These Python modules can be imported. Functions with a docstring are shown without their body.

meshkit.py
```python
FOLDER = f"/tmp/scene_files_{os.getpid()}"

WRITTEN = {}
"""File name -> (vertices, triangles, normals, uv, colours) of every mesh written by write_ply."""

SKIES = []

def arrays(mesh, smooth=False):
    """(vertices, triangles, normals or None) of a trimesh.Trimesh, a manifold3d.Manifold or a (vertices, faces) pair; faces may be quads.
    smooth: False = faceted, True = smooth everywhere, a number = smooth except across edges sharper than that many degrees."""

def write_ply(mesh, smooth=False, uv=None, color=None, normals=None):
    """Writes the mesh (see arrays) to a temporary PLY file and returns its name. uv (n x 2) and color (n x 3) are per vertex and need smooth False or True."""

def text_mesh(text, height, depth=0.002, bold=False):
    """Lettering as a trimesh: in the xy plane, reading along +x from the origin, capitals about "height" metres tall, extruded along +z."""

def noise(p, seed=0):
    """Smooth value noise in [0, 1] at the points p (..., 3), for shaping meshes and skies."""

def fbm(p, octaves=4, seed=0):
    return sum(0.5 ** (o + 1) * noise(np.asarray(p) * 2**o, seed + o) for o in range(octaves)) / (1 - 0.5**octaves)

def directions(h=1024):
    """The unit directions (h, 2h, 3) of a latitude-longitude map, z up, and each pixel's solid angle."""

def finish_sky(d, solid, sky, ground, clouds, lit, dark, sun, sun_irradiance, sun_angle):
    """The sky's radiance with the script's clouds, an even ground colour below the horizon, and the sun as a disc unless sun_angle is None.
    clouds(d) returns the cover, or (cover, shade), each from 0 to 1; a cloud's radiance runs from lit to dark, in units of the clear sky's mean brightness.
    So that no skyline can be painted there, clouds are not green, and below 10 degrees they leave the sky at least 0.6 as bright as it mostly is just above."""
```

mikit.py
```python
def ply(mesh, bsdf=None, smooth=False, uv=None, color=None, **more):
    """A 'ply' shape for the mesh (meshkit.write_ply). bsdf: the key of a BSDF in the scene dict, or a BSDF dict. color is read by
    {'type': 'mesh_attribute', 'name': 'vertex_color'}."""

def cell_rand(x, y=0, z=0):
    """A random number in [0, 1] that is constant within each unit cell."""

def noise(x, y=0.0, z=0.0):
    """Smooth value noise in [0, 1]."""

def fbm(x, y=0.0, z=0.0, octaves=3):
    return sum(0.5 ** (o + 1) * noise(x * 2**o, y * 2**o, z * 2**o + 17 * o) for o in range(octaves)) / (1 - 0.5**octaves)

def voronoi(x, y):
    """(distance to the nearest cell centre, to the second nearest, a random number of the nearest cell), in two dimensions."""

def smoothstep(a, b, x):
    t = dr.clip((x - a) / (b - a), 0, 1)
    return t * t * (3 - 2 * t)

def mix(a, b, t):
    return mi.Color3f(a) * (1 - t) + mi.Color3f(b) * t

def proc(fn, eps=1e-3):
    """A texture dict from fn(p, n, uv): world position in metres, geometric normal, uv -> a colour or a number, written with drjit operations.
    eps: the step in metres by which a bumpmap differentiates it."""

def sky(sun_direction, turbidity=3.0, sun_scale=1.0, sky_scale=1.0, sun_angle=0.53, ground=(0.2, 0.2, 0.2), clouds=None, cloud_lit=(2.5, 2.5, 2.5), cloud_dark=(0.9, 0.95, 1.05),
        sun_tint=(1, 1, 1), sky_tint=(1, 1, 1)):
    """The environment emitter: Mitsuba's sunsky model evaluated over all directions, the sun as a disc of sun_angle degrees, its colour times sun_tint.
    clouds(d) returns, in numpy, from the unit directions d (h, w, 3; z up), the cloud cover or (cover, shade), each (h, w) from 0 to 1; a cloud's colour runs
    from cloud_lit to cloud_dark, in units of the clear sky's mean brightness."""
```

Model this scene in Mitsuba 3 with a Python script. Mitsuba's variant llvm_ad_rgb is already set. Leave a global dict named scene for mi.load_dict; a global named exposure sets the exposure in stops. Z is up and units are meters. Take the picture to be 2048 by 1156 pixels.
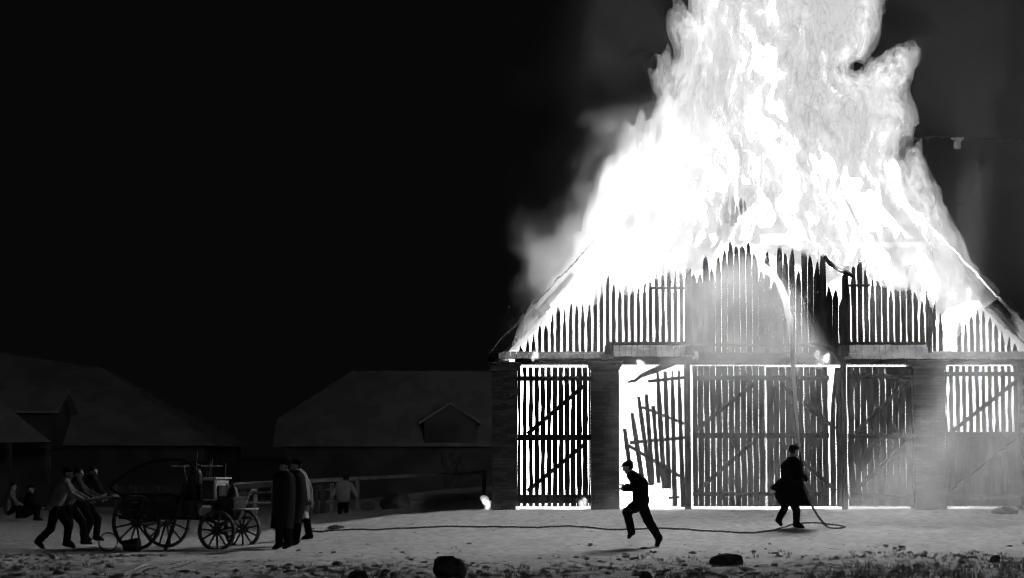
import math, sys
import numpy as np, trimesh, manifold3d as m3, mitsuba as mi, drjit as dr
from scipy import ndimage
import mikit, meshkit

T = mi.ScalarTransform4f
rng = np.random.default_rng(7)
scene, labels = {}, {}
V = lambda *a: np.array(a, float)

# ------------------------------------------------------------------ camera, sky, exposure
EYE, PITCH, FPX = V(0, 0, 1.8), math.atan(339 / 4000), 4000.0
FWD, UPV = V(0, math.cos(PITCH), math.sin(PITCH)), V(0, -math.sin(PITCH), math.cos(PITCH))
scene['camera'] = {'type': 'perspective', 'fov': math.degrees(2 * math.atan(1024 / FPX)), 'fov_axis': 'x', 'near_clip': 0.5, 'far_clip': 2000.0,
                   'to_world': T().look_at(EYE.tolist(), (EYE + FWD).tolist(), [0, 0, 1])}
scene['sky'] = {**mikit.sky((0.3, -0.6, 0.4), sun_scale=0.0, sky_scale=0.028, ground=(0.1, 0.1, 0.1), clouds=lambda d: 1.0, cloud_lit=(1, 1, 1), cloud_dark=(1, 1, 1)),
                'sampling_weight': 0.25}
exposure = 0.0
FLAME = 0.125          # radiance of one flame front; some eight lie behind each other
CORE, HOT = 28.0, .29  # radiance of the hearts of the flames, and how much of the fire shows them
SMOKE = 1.0            # density of all smoke

def at(px, py, Y):
    """The point at distance Y that the photograph shows at (px, py)."""
    d = V(1, 0, 0) * (px - 1024) / FPX + UPV * (578 - py) / FPX + FWD
    return EYE + d * (Y / d[1])

YB = 47.0                                         # the barn's front
BX = lambda px, Y=YB: at(px, 900, Y)[0]
BZ = lambda py, Y=YB: at(1024, py, Y)[2]
sm = lambda a, b, x: (lambda t: t * t * (3 - 2 * t))(np.clip((x - a) / (b - a), 0, 1))

# ------------------------------------------------------------------ materials
def grey(v): return {'type': 'rgb', 'value': [v, v, v]}
def matte(v): return {'type': 'twosided', 'bsdf': {'type': 'diffuse', 'reflectance': grey(v)}}
def grained(lo, hi, sx, sy, sz):
    def fn(p, n, uv):
        t = mikit.fbm(p.x * sx + 31, p.y * sy + 17, p.z * sz + 5, octaves=3)
        return mikit.mix((lo,) * 3, (hi,) * 3, mikit.smoothstep(0.3, 0.7, t))
    return {'type': 'twosided', 'bsdf': {'type': 'diffuse', 'reflectance': mikit.proc(fn)}}
for k, v in dict(cloth_dark=.022, cloth_black=.012, cloth_mid=.07, cloth_pale=.5, skin=.32, hair=.02, leather=.02, hose=.035, fire_hose=.16, eye=.02, glass=.02, white_paint=.6, cloth_grey=.2).items():
    scene['m_' + k] = matte(v)
scene['m_iron'] = {'type': 'twosided', 'bsdf': {'type': 'principled', 'base_color': grey(.06), 'metallic': .6, 'roughness': .45}}
scene['m_char'] = grained(.012, .05, 9, 9, 1.2)
scene['m_beam'] = grained(.012, .04, 3, 3, 3)
scene['m_brick'] = grained(.05, .11, 3, 3, 9)
scene['m_mortar'] = matte(.05)
scene['m_tile'] = grained(.22, .38, 4, 4, 4)
scene['m_wood'] = grained(.05, .11, 8, 8, 3)
scene['m_fence'] = grained(.45, .65, 5, 5, 2)
scene['m_thatch'] = grained(.2, .27, 1.5, 1.5, 1.0)
scene['m_plaster'] = grained(.06, .1, .8, .8, .8)
scene['m_stone'] = grained(.05, .15, 6, 6, 6)
scene['m_straw'] = grained(.03, .09, 5, 5, 5)
scene['m_grass'] = grained(.2, .36, 5, 5, 5)
scene['m_wire'] = matte(.05)
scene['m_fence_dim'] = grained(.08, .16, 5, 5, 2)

def ground_col(p, n, uv):
    big = mikit.fbm(p.x * .5, p.y * .5, 3.0, octaves=3)
    fine = mikit.fbm(p.x * 8.0, p.y * 5.0, 9.0, octaves=4)
    near = 1 - mikit.smoothstep(33.0, 39.0, p.y + (big - .5) * 5)
    t = mikit.smoothstep(.54, .68, fine + .25 * (big - .5) - .2 * (1 - near))
    snow = mikit.mix((.8,) * 3, (.68,) * 3, mikit.smoothstep(.3, .7, mikit.fbm(p.x * 9, p.y * 6, 1.0, octaves=2)))
    c = snow * (1 - t) + mi.Color3f(.26) * t
    return c
scene['m_ground'] = {'type': 'diffuse', 'reflectance': mikit.proc(ground_col)}

# ------------------------------------------------------------------ helpers
def key_for(name, parent=None):
    k0 = f'{parent}__{name}' if parent else name
    k, i = k0, 0
    while k in scene or k in labels or any(s.startswith(k + '__') for s in scene):
        i += 1; k = f'{k0}_{i:03d}'
    return k
COUNT = {}
def obj(name, mesh, m, parent=None, smooth=False, label=None, cat=None, group=None, kind=None, **more):
    k0 = f'{parent}__{name}' if parent else name
    i = COUNT.get(k0, -1) + 1; COUNT[k0] = i
    k = k0 if i == 0 else f'{k0}_{i:03d}'
    scene[k] = mikit.ply(mesh, m, smooth=smooth, **more)
    say(k, label, cat, group, kind)
    return k
def thing(name, label, cat, group=None):
    i = COUNT.get(name, -1) + 1; COUNT[name] = i
    k = name if i == 0 else f'{name}_{i:03d}'
    say(k, label, cat, group); return k
def say(k, label=None, cat=None, group=None, kind=None):
    d = {a: b for a, b in (('label', label), ('category', cat), ('group', group), ('kind', kind)) if b}
    if d: labels[k] = d
def cat_(ms): return trimesh.util.concatenate([m for m in ms])
def box(x0, x1, y0, y1, z0, z1):
    m = trimesh.creation.box((x1 - x0, y1 - y0, z1 - z0)); m.apply_translation(((x0 + x1) / 2, (y0 + y1) / 2, (z0 + z1) / 2)); return m
def bevel_box(x0, x1, y0, y1, z0, z1, b=.01):
    p = []
    for sx in (0, 1):
        for sy in (0, 1):
            for sz in (0, 1):
                for a in range(3):
                    q = [(x0, x1)[sx], (y0, y1)[sy], (z0, z1)[sz]]; s = [(1, -1)[sx], (1, -1)[sy], (1, -1)[sz]]
                    for c in range(3):
                        if c != a: q[c] += s[c] * b
                    p.append(q)
    return trimesh.convex.convex_hull(np.array(p))
def beam(p, q, w, h, up=(0, 0, 1), b=0.0):
    """A rectangular timber from p to q."""
    p, q = np.array(p, float), np.array(q, float); L = np.linalg.norm(q - p); d = (q - p) / L
    s = np.cross(d, up); s /= np.linalg.norm(s); u = np.cross(s, d)
    m = box(-w / 2, w / 2, 0, L, -h / 2, h / 2) if not b else bevel_box(-w / 2, w / 2, 0, L, -h / 2, h / 2, b)
    M = np.eye(4); M[:3, 0], M[:3, 1], M[:3, 2], M[:3, 3] = s, d, u, p
    m.apply_transform(M); return m
def tube(pts, rad, sides=8, closed=True):
    pts = np.asarray(pts, float); rad = np.broadcast_to(np.asarray(rad, float), (len(pts),))
    t = np.gradient(pts, axis=0); t /= np.linalg.norm(t, axis=1, keepdims=True) + 1e-12
    ref = V(0.13, .21, .97); a = np.cross(t, ref); bad = np.linalg.norm(a, axis=1) < .2; a[bad] = np.cross(t[bad], V(.98, .1, .1))
    a /= np.linalg.norm(a, axis=1, keepdims=True); b = np.cross(t, a); g = np.arange(sides) * 2 * np.pi / sides
    v = pts[:, None] + rad[:, None, None] * (np.cos(g)[None, :, None] * a[:, None] + np.sin(g)[None, :, None] * b[:, None])
    i, j = np.meshgrid(np.arange(len(pts) - 1), np.arange(sides), indexing='ij')
    A = (i * sides + j).ravel(); B = (i * sides + (j + 1) % sides).ravel()
    f = np.vstack([np.stack([A, B, B + sides], 1), np.stack([A, B + sides, A + sides], 1)])
    v = v.reshape(-1, 3)
    if closed:
        n = len(v); v = np.vstack([v, pts[0], pts[-1]]); k = np.arange(sides); e = (len(pts) - 1) * sides
        f = np.vstack([f, np.stack([np.full(sides, n), (k + 1) % sides, k], 1), np.stack([np.full(sides, n + 1), e + k, e + (k + 1) % sides], 1)])
    m = trimesh.Trimesh(v, f, process=False); return m
def spline(pts, n):
    from scipy.interpolate import CubicSpline
    pts = np.asarray(pts, float); s = np.r_[0, np.cumsum(np.linalg.norm(np.diff(pts, axis=0), axis=1))]
    return CubicSpline(s, pts)(np.linspace(0, s[-1], n))
def slab(poly, y0, y1):
    """A polygon of (x, z) as a board from y0 to y1."""
    from shapely.geometry import Polygon
    m = trimesh.creation.extrude_polygon(Polygon(poly), y1 - y0, engine='earcut')
    v = np.array(m.vertices); m = trimesh.Trimesh(np.stack([v[:, 0], y1 - v[:, 2], v[:, 1]], 1), m.faces, process=False)
    return m
def plane_quad(a, b, c, d, th=.12):
    """A roof slab: corners a b c d, thickness th downwards."""
    P = np.array([a, b, c, d], float); n = np.cross(P[1] - P[0], P[3] - P[0]); n /= np.linalg.norm(n); n *= np.sign(n[2]) or 1
    return trimesh.convex.convex_hull(np.vstack([P, P - n * th]))
def hull(pts): return trimesh.convex.convex_hull(np.array(pts, float))

# ------------------------------------------------------------------ ground
def gz(x, y):
    x, y = np.asarray(x, float), np.asarray(y, float)
    H = .61 * sm(-8.0, -.6, x)
    return H * sm(36.5, 46.5, y)
def relief(x, y):
    p = np.stack([x * 1.4, y * 1.1, np.zeros_like(x)], -1)
    q = np.stack([x * 5.0, y * 4.0, np.zeros_like(x) + 3], -1)
    near = 1 - sm(34, 40, y)
    return (meshkit.fbm(p, 3, 5) - .5) * (.055 + .09 * near) + (meshkit.fbm(q, 3, 9) - .5) * (.02 + .05 * near)
def grid_mesh(xs, ys, zf):
    X, Y = np.meshgrid(xs, ys, indexing='ij'); Z = zf(X, Y)
    v = np.stack([X, Y, Z], -1).reshape(-1, 3); n = len(ys)
    i, j = np.meshgrid(np.arange(len(xs) - 1), np.arange(n - 1), indexing='ij'); a = (i * n + j).ravel()
    return trimesh.Trimesh(v, np.vstack([np.stack([a, a + n, a + n + 1], 1), np.stack([a, a + n + 1, a + 1], 1)]), process=False)
def ground_z(x, y):
    fade = sm(27, 28.5, y) * (1 - sm(60, 63, y)) * sm(-15, -13.5, x) * (1 - sm(15, 16.5, x))
    return gz(x, y) + relief(x, y) * fade
xs = np.r_[-600, -300, -150, -80, -45, -30, -22, -17, np.arange(-15, 16.5, .075), 18, 24, 32, 45, 80, 150, 300, 600]
ys = np.r_[-60, -20, 0, 10, 18, 23, 26, np.arange(27, 50, .075), np.arange(50, 64, .25), 68, 75, 90, 120, 180, 300, 600, 1200]
obj('ground', grid_mesh(xs, ys, ground_z), 'm_ground', smooth=True, kind='structure', label='snow-covered farmyard ground with dark clumps showing through in front')
GZ = lambda x, y: float(ground_z(np.array([x]), np.array([y]))[0])
def ground_Y(px, py, up=0.0):
    """How far off the ground (or what stands 'up' over it) lies where the photograph shows (px, py)."""
    ys_ = np.arange(29.0, 80, .1); P_ = np.array([at(px, py, y) for y in ys_]); d = P_[:, 2] - ground_z(P_[:, 0], P_[:, 1]) - up
    i = np.nonzero(d <= 0)[0]
    return float(ys_[i[0]]) if len(i) else 60.0

# ------------------------------------------------------------------ the barn
barn = thing('barn', 'timber barn on brick piers with slatted doors, its gable and roof on fire', 'barn')
W = .0  # front plane offset
Zb, Zeave = BZ(1020), BZ(712)
def plank(px0, px1, py0, py1, y=YB, th=.028, wob=.006, pointed=0.0, n=8, lean=0.0, name='plank', parent=None, m='m_char', seed=None):
    """An upright board between two pixel columns and rows of the barn's front, with wandering edges; pointed: burnt to a ragged tip of that height."""
    x0, x1, z0, z1 = BX(px0, y), BX(px1, y), BZ(py1, y), BZ(py0, y)
    r = rng
    zs = np.linspace(z0, z1, n + 1) + np.r_[0, r.uniform(-.2, .2, n - 1) * (z1 - z0) / n, 0]
    L, R = x0 + r.normal(0, wob, n + 1), x1 + r.normal(0, wob, n + 1)
    if pointed:
        t = np.clip((z1 - zs) / pointed, 0.06, 1) ** .7
        zs = np.sort(np.r_[zs, z1 - pointed * r.uniform(.25, .75)]); L = np.interp(zs, np.linspace(z0, z1, n + 1), L); R = np.interp(zs, np.linspace(z0, z1, n + 1), R)
        t = np.clip((z1 - zs) / pointed, 0.08, 1) ** r.uniform(.5, 1.1); c = x0 + (x1 - x0) * r.uniform(.25, .75)
        L, R = c + (L - c) * t, c + (R - c) * t
    k = len(zs); sh = lean * (zs - z0)
    v = np.concatenate([np.stack([L + sh, np.full(k, y), zs], 1), np.stack([R + sh, np.full(k, y), zs], 1), np.stack([R + sh, np.full(k, y + th), zs], 1), np.stack([L + sh, np.full(k, y + th), zs], 1)])
    f = []
    for a in range(4):
        b = (a + 1) % 4
        for i in range(k - 1):
            p, q = a * k + i, b * k + i
            f += [[p, q, q + 1], [p, q + 1, p + 1]]
    f += [[0, 2 * k, k], [0, 3 * k, 2 * k], [k - 1, 2 * k - 1, 3 * k - 1], [k - 1, 3 * k - 1, 4 * k - 1]]
    return obj(name, trimesh.Trimesh(v, f, process=False), m, parent)
def rail(px0, px1, py, h, y, d=.05, parent=None, name='rail', tilt=0):
    a, b = at(px0, py, y), at(px1, py + tilt, y)
    return obj(name, beam(a, b, d, h, b=.006), 'm_beam', parent)
def brace(px0, py0, px1, py1, y, w=.09, d=.045, parent=None):
    return obj('brace', beam(at(px0, py0, y), at(px1, py1, y), d, w, up=(0, 0, 1), b=.006), 'm_beam', parent)

# brick piers: left to right; the first two brick by brick
def pier(px0, px1, py0, bricks, Y0=YB - .16, Y1=YB + .45):
    k = f'{barn}__pier' + ('' if not COUNT.get('pier') else f'_{COUNT["pier"]:03d}'); COUNT['pier'] = COUNT.get('pier', 0) + 1
    x0, x1, z1 = BX(px0, Y0), BX(px1, Y0), BZ(py0, Y0); z0 = Zb - .35
    scene[k] = mikit.ply(box(x0 + .012, x1 - .012, Y0 + .012, Y1, z0, z1), 'm_mortar')
    ch, n = .0805, 0; ms = []
    z = z0 + .2
    while z + ch <= z1 - .2:
        off = (n % 2) * .125; e = [x0] + [u for u in np.arange(x0 + .25 - off, x1 - .06, .25) if u > x0 + .06] + [x1]
        for a, b in zip(e[:-1], e[1:]):
            j = rng.uniform(-.004, .006)
            ms.append(box(a + .006, b - .006, Y0 - j, Y0 + .1, z + .006, z + ch - .005))
        # the side faces of the pier show in the doorways
        for xa, xb in ((x0 - .004, x0 + .02), (x1 - .02, x1 + .004)):
            ms.append(box(xa, xb, Y0 + .105, Y1 - .05, z + .006, z + ch - .005))
        z += ch; n += 1
    if bricks:
        for m in ms: obj('brick', m, 'm_brick', k)
    else:
        obj('brickwork', cat_(ms), 'm_brick', k, kind='stuff')
    # corbelled head: three stepped courses and a cap slab
    for i, o in enumerate((.03, .06, .09)):
        zz = z1 - .2 + i * .066
        obj('corbel_course', bevel_box(x0 - o, x1 + o, Y0 - o, Y1, zz + .002, zz + .064, .008), 'm_brick', k)
pier(984, 1035, 724, True); pier(1183, 1239, 722, True); pier(1829, 1893, 720, False); pier(2046, 2096, 724, False)

# side and back walls stand behind the piers
XL, XR, YE = BX(988), BX(2092), 62.0
obj('side_wall', box(XL, XL + .35, YB + .46, YE, Zb - .4, Zeave - .05), 'm_brick', barn)
obj('side_wall', box(XR - .35, XR, YB + .46, YE, Zb - .4, Zeave - .05), 'm_brick', barn)
obj('rear_wall', box(XL + .36, XR - .36, YE - .35, YE, Zb - .4, Zeave - .05), 'm_brick', barn)

# posts and header
def post(px0, px1, py0, py1, y=YB - .05, d=.2):
    return obj('post', bevel_box(BX(px0, y), BX(px1, y), y, y + d, BZ(py1, y), BZ(py0, y), .012), 'm_beam', barn)
post(1370, 1382, 692, 1022); post(1685, 1695, 692, 1022)
obj('header_beam', bevel_box(BX(1030), BX(2052), YB - .02, YB + .22, BZ(729), BZ(708), .012), 'm_beam', barn)
# pent board of tiles below the gable
led = f'{barn}__ledge'
obj('ledge_board', beam((BX(985), YB - .16, BZ(716)), (BX(2096), YB - .16, BZ(716)), .02, .05), 'm_beam', led)
x = BX(997)
while x < BX(2084):
    px = 1024 + x * 85.1
    hi = 691 if 1216 < px < 1372 else (690 if 1690 < px < 1850 else 703)
    lo = 713 if 1216 < px < 1372 else 718
    if not (1385 < px < 1684):
        j = rng.uniform(-.008, .008, 4)
        a, b = (x + .003, YB - .055 + j[0], BZ(hi) + j[1]), (x + .137, YB - .055 + j[0], BZ(hi) + j[1])
        c, d = (x + .137, YB - .24 + j[2], BZ(lo) + j[3]), (x + .003, YB - .24 + j[2], BZ(lo) + j[3])
        obj('tile', plane_quad(a, b, c, d, .018), 'm_tile', led)
    x += .142
obj('ledge_board', bevel_box(BX(1384), BX(1684), YB - .09, YB - .03, BZ(727), BZ(706), .008), 'm_beam', led)
for px in (1217, 1380, 1688): obj('beam_end', bevel_box(BX(px - 8), BX(px + 8), YB - .3, YB - .02, BZ(712), BZ(692), .015), 'm_beam', barn)

# doors: slats with slits between them
def door(slits, py0, py1, tops, rails, braces, wide, label=None, y=YB + .04, edges=None, wob=.0035):
    k = f'{barn}__door' + ('' if not COUNT.get('door') else f'_{COUNT["door"]:03d}'); COUNT['door'] = COUNT.get('door', 0) + 1
    if label: say(k, label)
    e = edges or (slits[0] - 10, slits[-1] + 10)
    for i in range(len(slits) + 1):
        a = e[0] if i == 0 else slits[i - 1] + wide(i - 1) / 2
        b = e[1] if i == len(slits) else slits[i] - wide(i) / 2
        plank(a, b, py0, py1, y, wob=wob, n=11, name='slat', parent=k)
    for py, h in rails: rail(e[0] - 1, e[1] + 1, py, h, y - .03, parent=k)
    for q in braces: brace(*q, y - .032, parent=k)
    return k
sl = [1043.5 + 12.1 * i for i in range(12)]
d1 = door(sl, 734.5, 1013, 0, ((757, .11), (875, .13), (998, .2)), ((1055, 868, 1172, 768), (1055, 982, 1172, 886)), lambda i: 5.0 - .27 * i, 'slatted barn door left of the open doorway', edges=(1036, 1181), wob=.006)
# narrower slits low down: battens nailed behind the lower half
sl = [1384 + 12.2 * i for i in range(13)]
d2 = door(sl[1:], 731, 1013, 0, ((756, .11), (871, .12), (988, .09)), ((1507, 768, 1394, 858), (1507, 884, 1394, 982)), lambda i: .85 + rng.uniform(-.45, .4), edges=(1386, 1532))
sl = [1547 + 12.2 * i for i in range(11)]
sl = [1548, 1560, 1572, 1585, 1597, 1609, 1621, 1633, 1645.5]
d3 = door(sl, 734, 1013, 0, ((756, .11), (871, .12), (988, .09)), ((1560, 768, 1672, 858), (1560, 884, 1672, 982)), lambda i: .7 + rng.uniform(-.4, .4), 'slatted barn leaf with a burnt wedge-shaped gap near its top', edges=(1534, 1657))
# the burnt wedge between the last boards of this leaf
for q in (((1673, 1684), 735), ):
    plank(q[0][0], q[0][1], q[1], 1013, YB + .04, n=10, name='slat', parent=d3)
a0, zt, zm, zl = YB + .04, BZ(733), BZ(862), BZ(1013)
obj('slat', slab([(BX(1673.5), zl), (BX(1660), zl), (BX(1659.6), zm), (BX(1671), BZ(790)), (BX(1675), zt), (BX(1683), zt), (BX(1676), zm)][::-1] if False else [(BX(1660.5), zl), (BX(1672), zl), (BX(1672), zm), (BX(1673.5), BZ(800)), (BX(1675), BZ(735)), (BX(1672.8), BZ(735)), (BX(1665), BZ(800)), (BX(1661), zm)], a0, a0 + .028), 'm_char', d3)
sl = [1697, 1709.5, 1722.5, 1735, 1748, 1760.5, 1773, 1786, 1798.5, 1811.5, 1824]
d4 = door(sl, 733, 1013, 0, ((753, .11), (872, .12), (993, .1)), ((1709, 866, 1820, 762), (1709, 982, 1820, 880)), lambda i: .45 + rng.uniform(-.25, .3), edges=(1696, 1829))
sl = [1898 + 13 * i for i in range(12)]
k6 = f'{barn}__door_{COUNT["door"]:03d}'; COUNT['door'] += 1
say(k6, 'rightmost slatted door, its lower half boarded tight')
for i in range(13):
    a = 1893 if i == 0 else sl[i - 1] + 2.6; b = 2047 if i == 12 else sl[i] - 2.6
    plank(a, b, 732, 866, YB + .04, n=6, wob=.009, name='slat', parent=k6)
    plank((1893 if i == 0 else sl[i - 1] + .15), (2047 if i == 12 else sl[i] - .15), 867, 1013, YB + .04, wob=.001, n=3, name='slat', parent=k6)
for py, h in ((748, .11), (869, .12), (995, .12)): rail(1892, 2048, py, h, YB + .01, parent=k6)
brace(1905, 862, 2035, 760, YB + .008, parent=k6); brace(1905, 984, 2035, 880, YB + .008, parent=k6)

# the broken leaf hanging in the open doorway, boards leaning and burnt through
k = f'{barn}__door_{COUNT["door"]:03d}'; COUNT['door'] += 1
say(k, 'broken door leaf sagging in the bright open doorway')
zx = lambda X, Y: (960 + X / 3.043, 680 + Y / 3.043)
def lean(pts, w=.105, y=YB + .1):
    P = [at(*zx(*q), y) for q in pts]; n = 5
    c = np.array([P[0] + (P[1] - P[0]) * t for t in np.linspace(0, 1, n)]); ww = w / 2 * (1 + rng.normal(0, .08, n))
    ww[0] *= rng.uniform(.35, .9)
    ring = [(c[i, 0] + s * ww[i], c[i, 2]) for s, rr in ((1, range(n)), (-1, range(n - 1, -1, -1))) for i in rr]
    obj('slat', slab(ring, y, y + .028), 'm_char', k)
for q in (((880, 540), (908, 745)), ((925, 443), (985, 830)), ((965, 345), (1040, 885)), ((1012, 330), (1052, 880)), ((1055, 400), (1088, 870)), ((1080, 193), (1122, 905)), ((1126, 190), (1152, 890)), ((1170, 185), (1186, 1012)), ((1210, 185), (1236, 1016))): lean(q)
lean(((1108, 740), (1140, 905)), .2)
for q, w in ((((1022, 252), (1246, 228)), .075), (((912, 625), (1252, 594)), .08), (((985, 408), (1252, 512)), .07), (((900, 640), (1255, 852)), .075), (((1148, 962), (1215, 955)), .05)):
    a, b = at(*zx(*q[0]), YB + .07), at(*zx(*q[1]), YB + .07); obj('rail', beam(a, b, .04, w, b=.004), 'm_beam', k)
# a charred timber fallen across the doorway's head
P = [at(*zx(*q), YB + .3) for q in ((902, 255), (945, 246), (985, 215), (1060, 185), (1180, 135))]
obj('fallen_timber', tube(P, [.03, .035, .05, .075, .085], 7), 'm_beam', barn, smooth=40)

# gable: upright planks burnt down to ragged tips
g = f'{barn}__gable'
prof = [(1020, 690), (1045, 676), (1060, 662), (1085, 648), (1100, 642), (1130, 625), (1160, 612), (1185, 604), (1200, 596), (1225, 560), (1240, 588), (1262, 578), (1285, 572), (1300, 562), (1340, 552), (1366, 550), (1376, 540), (1400, 535), (1440, 500), (1520, 494), (1560, 494), (1600, 500), (1650, 515), (1684, 548), (1706, 538), (1722, 525), (1740, 530), (1755, 552), (1780, 568), (1800, 578), (1830, 584), (1858, 590), (1866, 640), (1880, 600), (1895, 660), (1925, 668), (1945, 640), (1960, 610), (1975, 588), (1990, 596), (2005, 612), (2020, 630), (2036, 655), (2046, 672), (2070, 695)]
pf = lambda px: float(np.interp(px, [p[0] for p in prof], [p[1] for p in prof]))
px = 1024.0
while px < 2064:
    zone = 0 if px < 1372 else (1 if px < 1688 else (2 if px < 1862 else 3))
    gap = (4.2, .04 if rng.random() < .72 else .8, 2.2, 4.6)[zone] * rng.uniform(.75, 1.25)
    if zone == 1 and 1440 < px < 1520 and rng.random() < .5: gap = .7
    top = pf(px + 6) + (rng.uniform(-22, 20) if zone != 1 else rng.uniform(-4, 75 if px > 1520 else 30))
    top -= rng.uniform(0, 26) if zone != 3 else rng.uniform(5, 50)
    top = max(top, 742 - 1.055 * min(px - 988, 2092 - px - 12.4))             # none above the slope of the roof
    burnt = rng.uniform(.08, .6) if zone != 1 else rng.uniform(.05, .25)
    lo = 714 if 1216 < px < 1372 or zone == 1 else 706
    if not (zone == 3 and 1880 < px < 1978 and rng.random() < .4):
        if BZ(top) - BZ(lo) > .08:
            plank(px + gap / 2, px + 12.4 - gap / 2, top, lo, YB + .02, wob=(.005, .001, .004, .005)[zone], pointed=min(burnt, .8 * (BZ(top) - BZ(lo))), n=7, parent=g)
    px += 12.4
rail(1212, 1372, 687, .09, YB - .02, parent=g); rail(1384, 1684, 690, .07, YB - .02, parent=g); rail(1696, 1858, 687, .09, YB - .02, parent=g)
rail(1300, 1372, 576, .05, YB - .02, parent=g); rail(1690, 1740, 571, .06, YB - .02, parent=g)
# charred boards left hanging high in the gable, on their stud
for a, b, t, bt in ((1441, 1452, 398, 440), (1453, 1463, 391, 446), (1464.5, 1473, 392, 452), (1474, 1480, 412, 446), (1484, 1489, 396, 430), (1492, 1497, 402, 424)):
    plank(a, b, t, bt, YB - .18, pointed=.1, n=4, wob=.015, parent=g)
obj('stud', beam(at(1470, 455, YB + 1.3), at(1470, 300, YB + 1.3), .1, .12, up=(0, 1, 0)), 'm_beam', g)
# gable frame
def frame(px0, py0, px1, py1, w=.16, y=YB + .1, name='frame_timber'): return obj(name, beam(at(px0, py0, y), at(px1, py1, y), .14, w, up=(0, 1, 0), b=.012), 'm_beam', barn)
frame(1376, 712, 1376, 520); frame(1690, 712, 1690, 530); frame(1858, 712, 1858, 500, .13, YB - .02)
frame(1370, 560, 1446, 492, y=YB + 1.3); frame(1440, 492, 1862, 490, y=YB + 1.3)
P = [at(*q, YB - .06) for q in ((1648, 512), (1662, 528), (1684, 541), (1706, 552))]
obj('frame_timber', tube(P, [.05, .065, .065, .05], 7), 'm_beam', barn, smooth=40)
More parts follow.
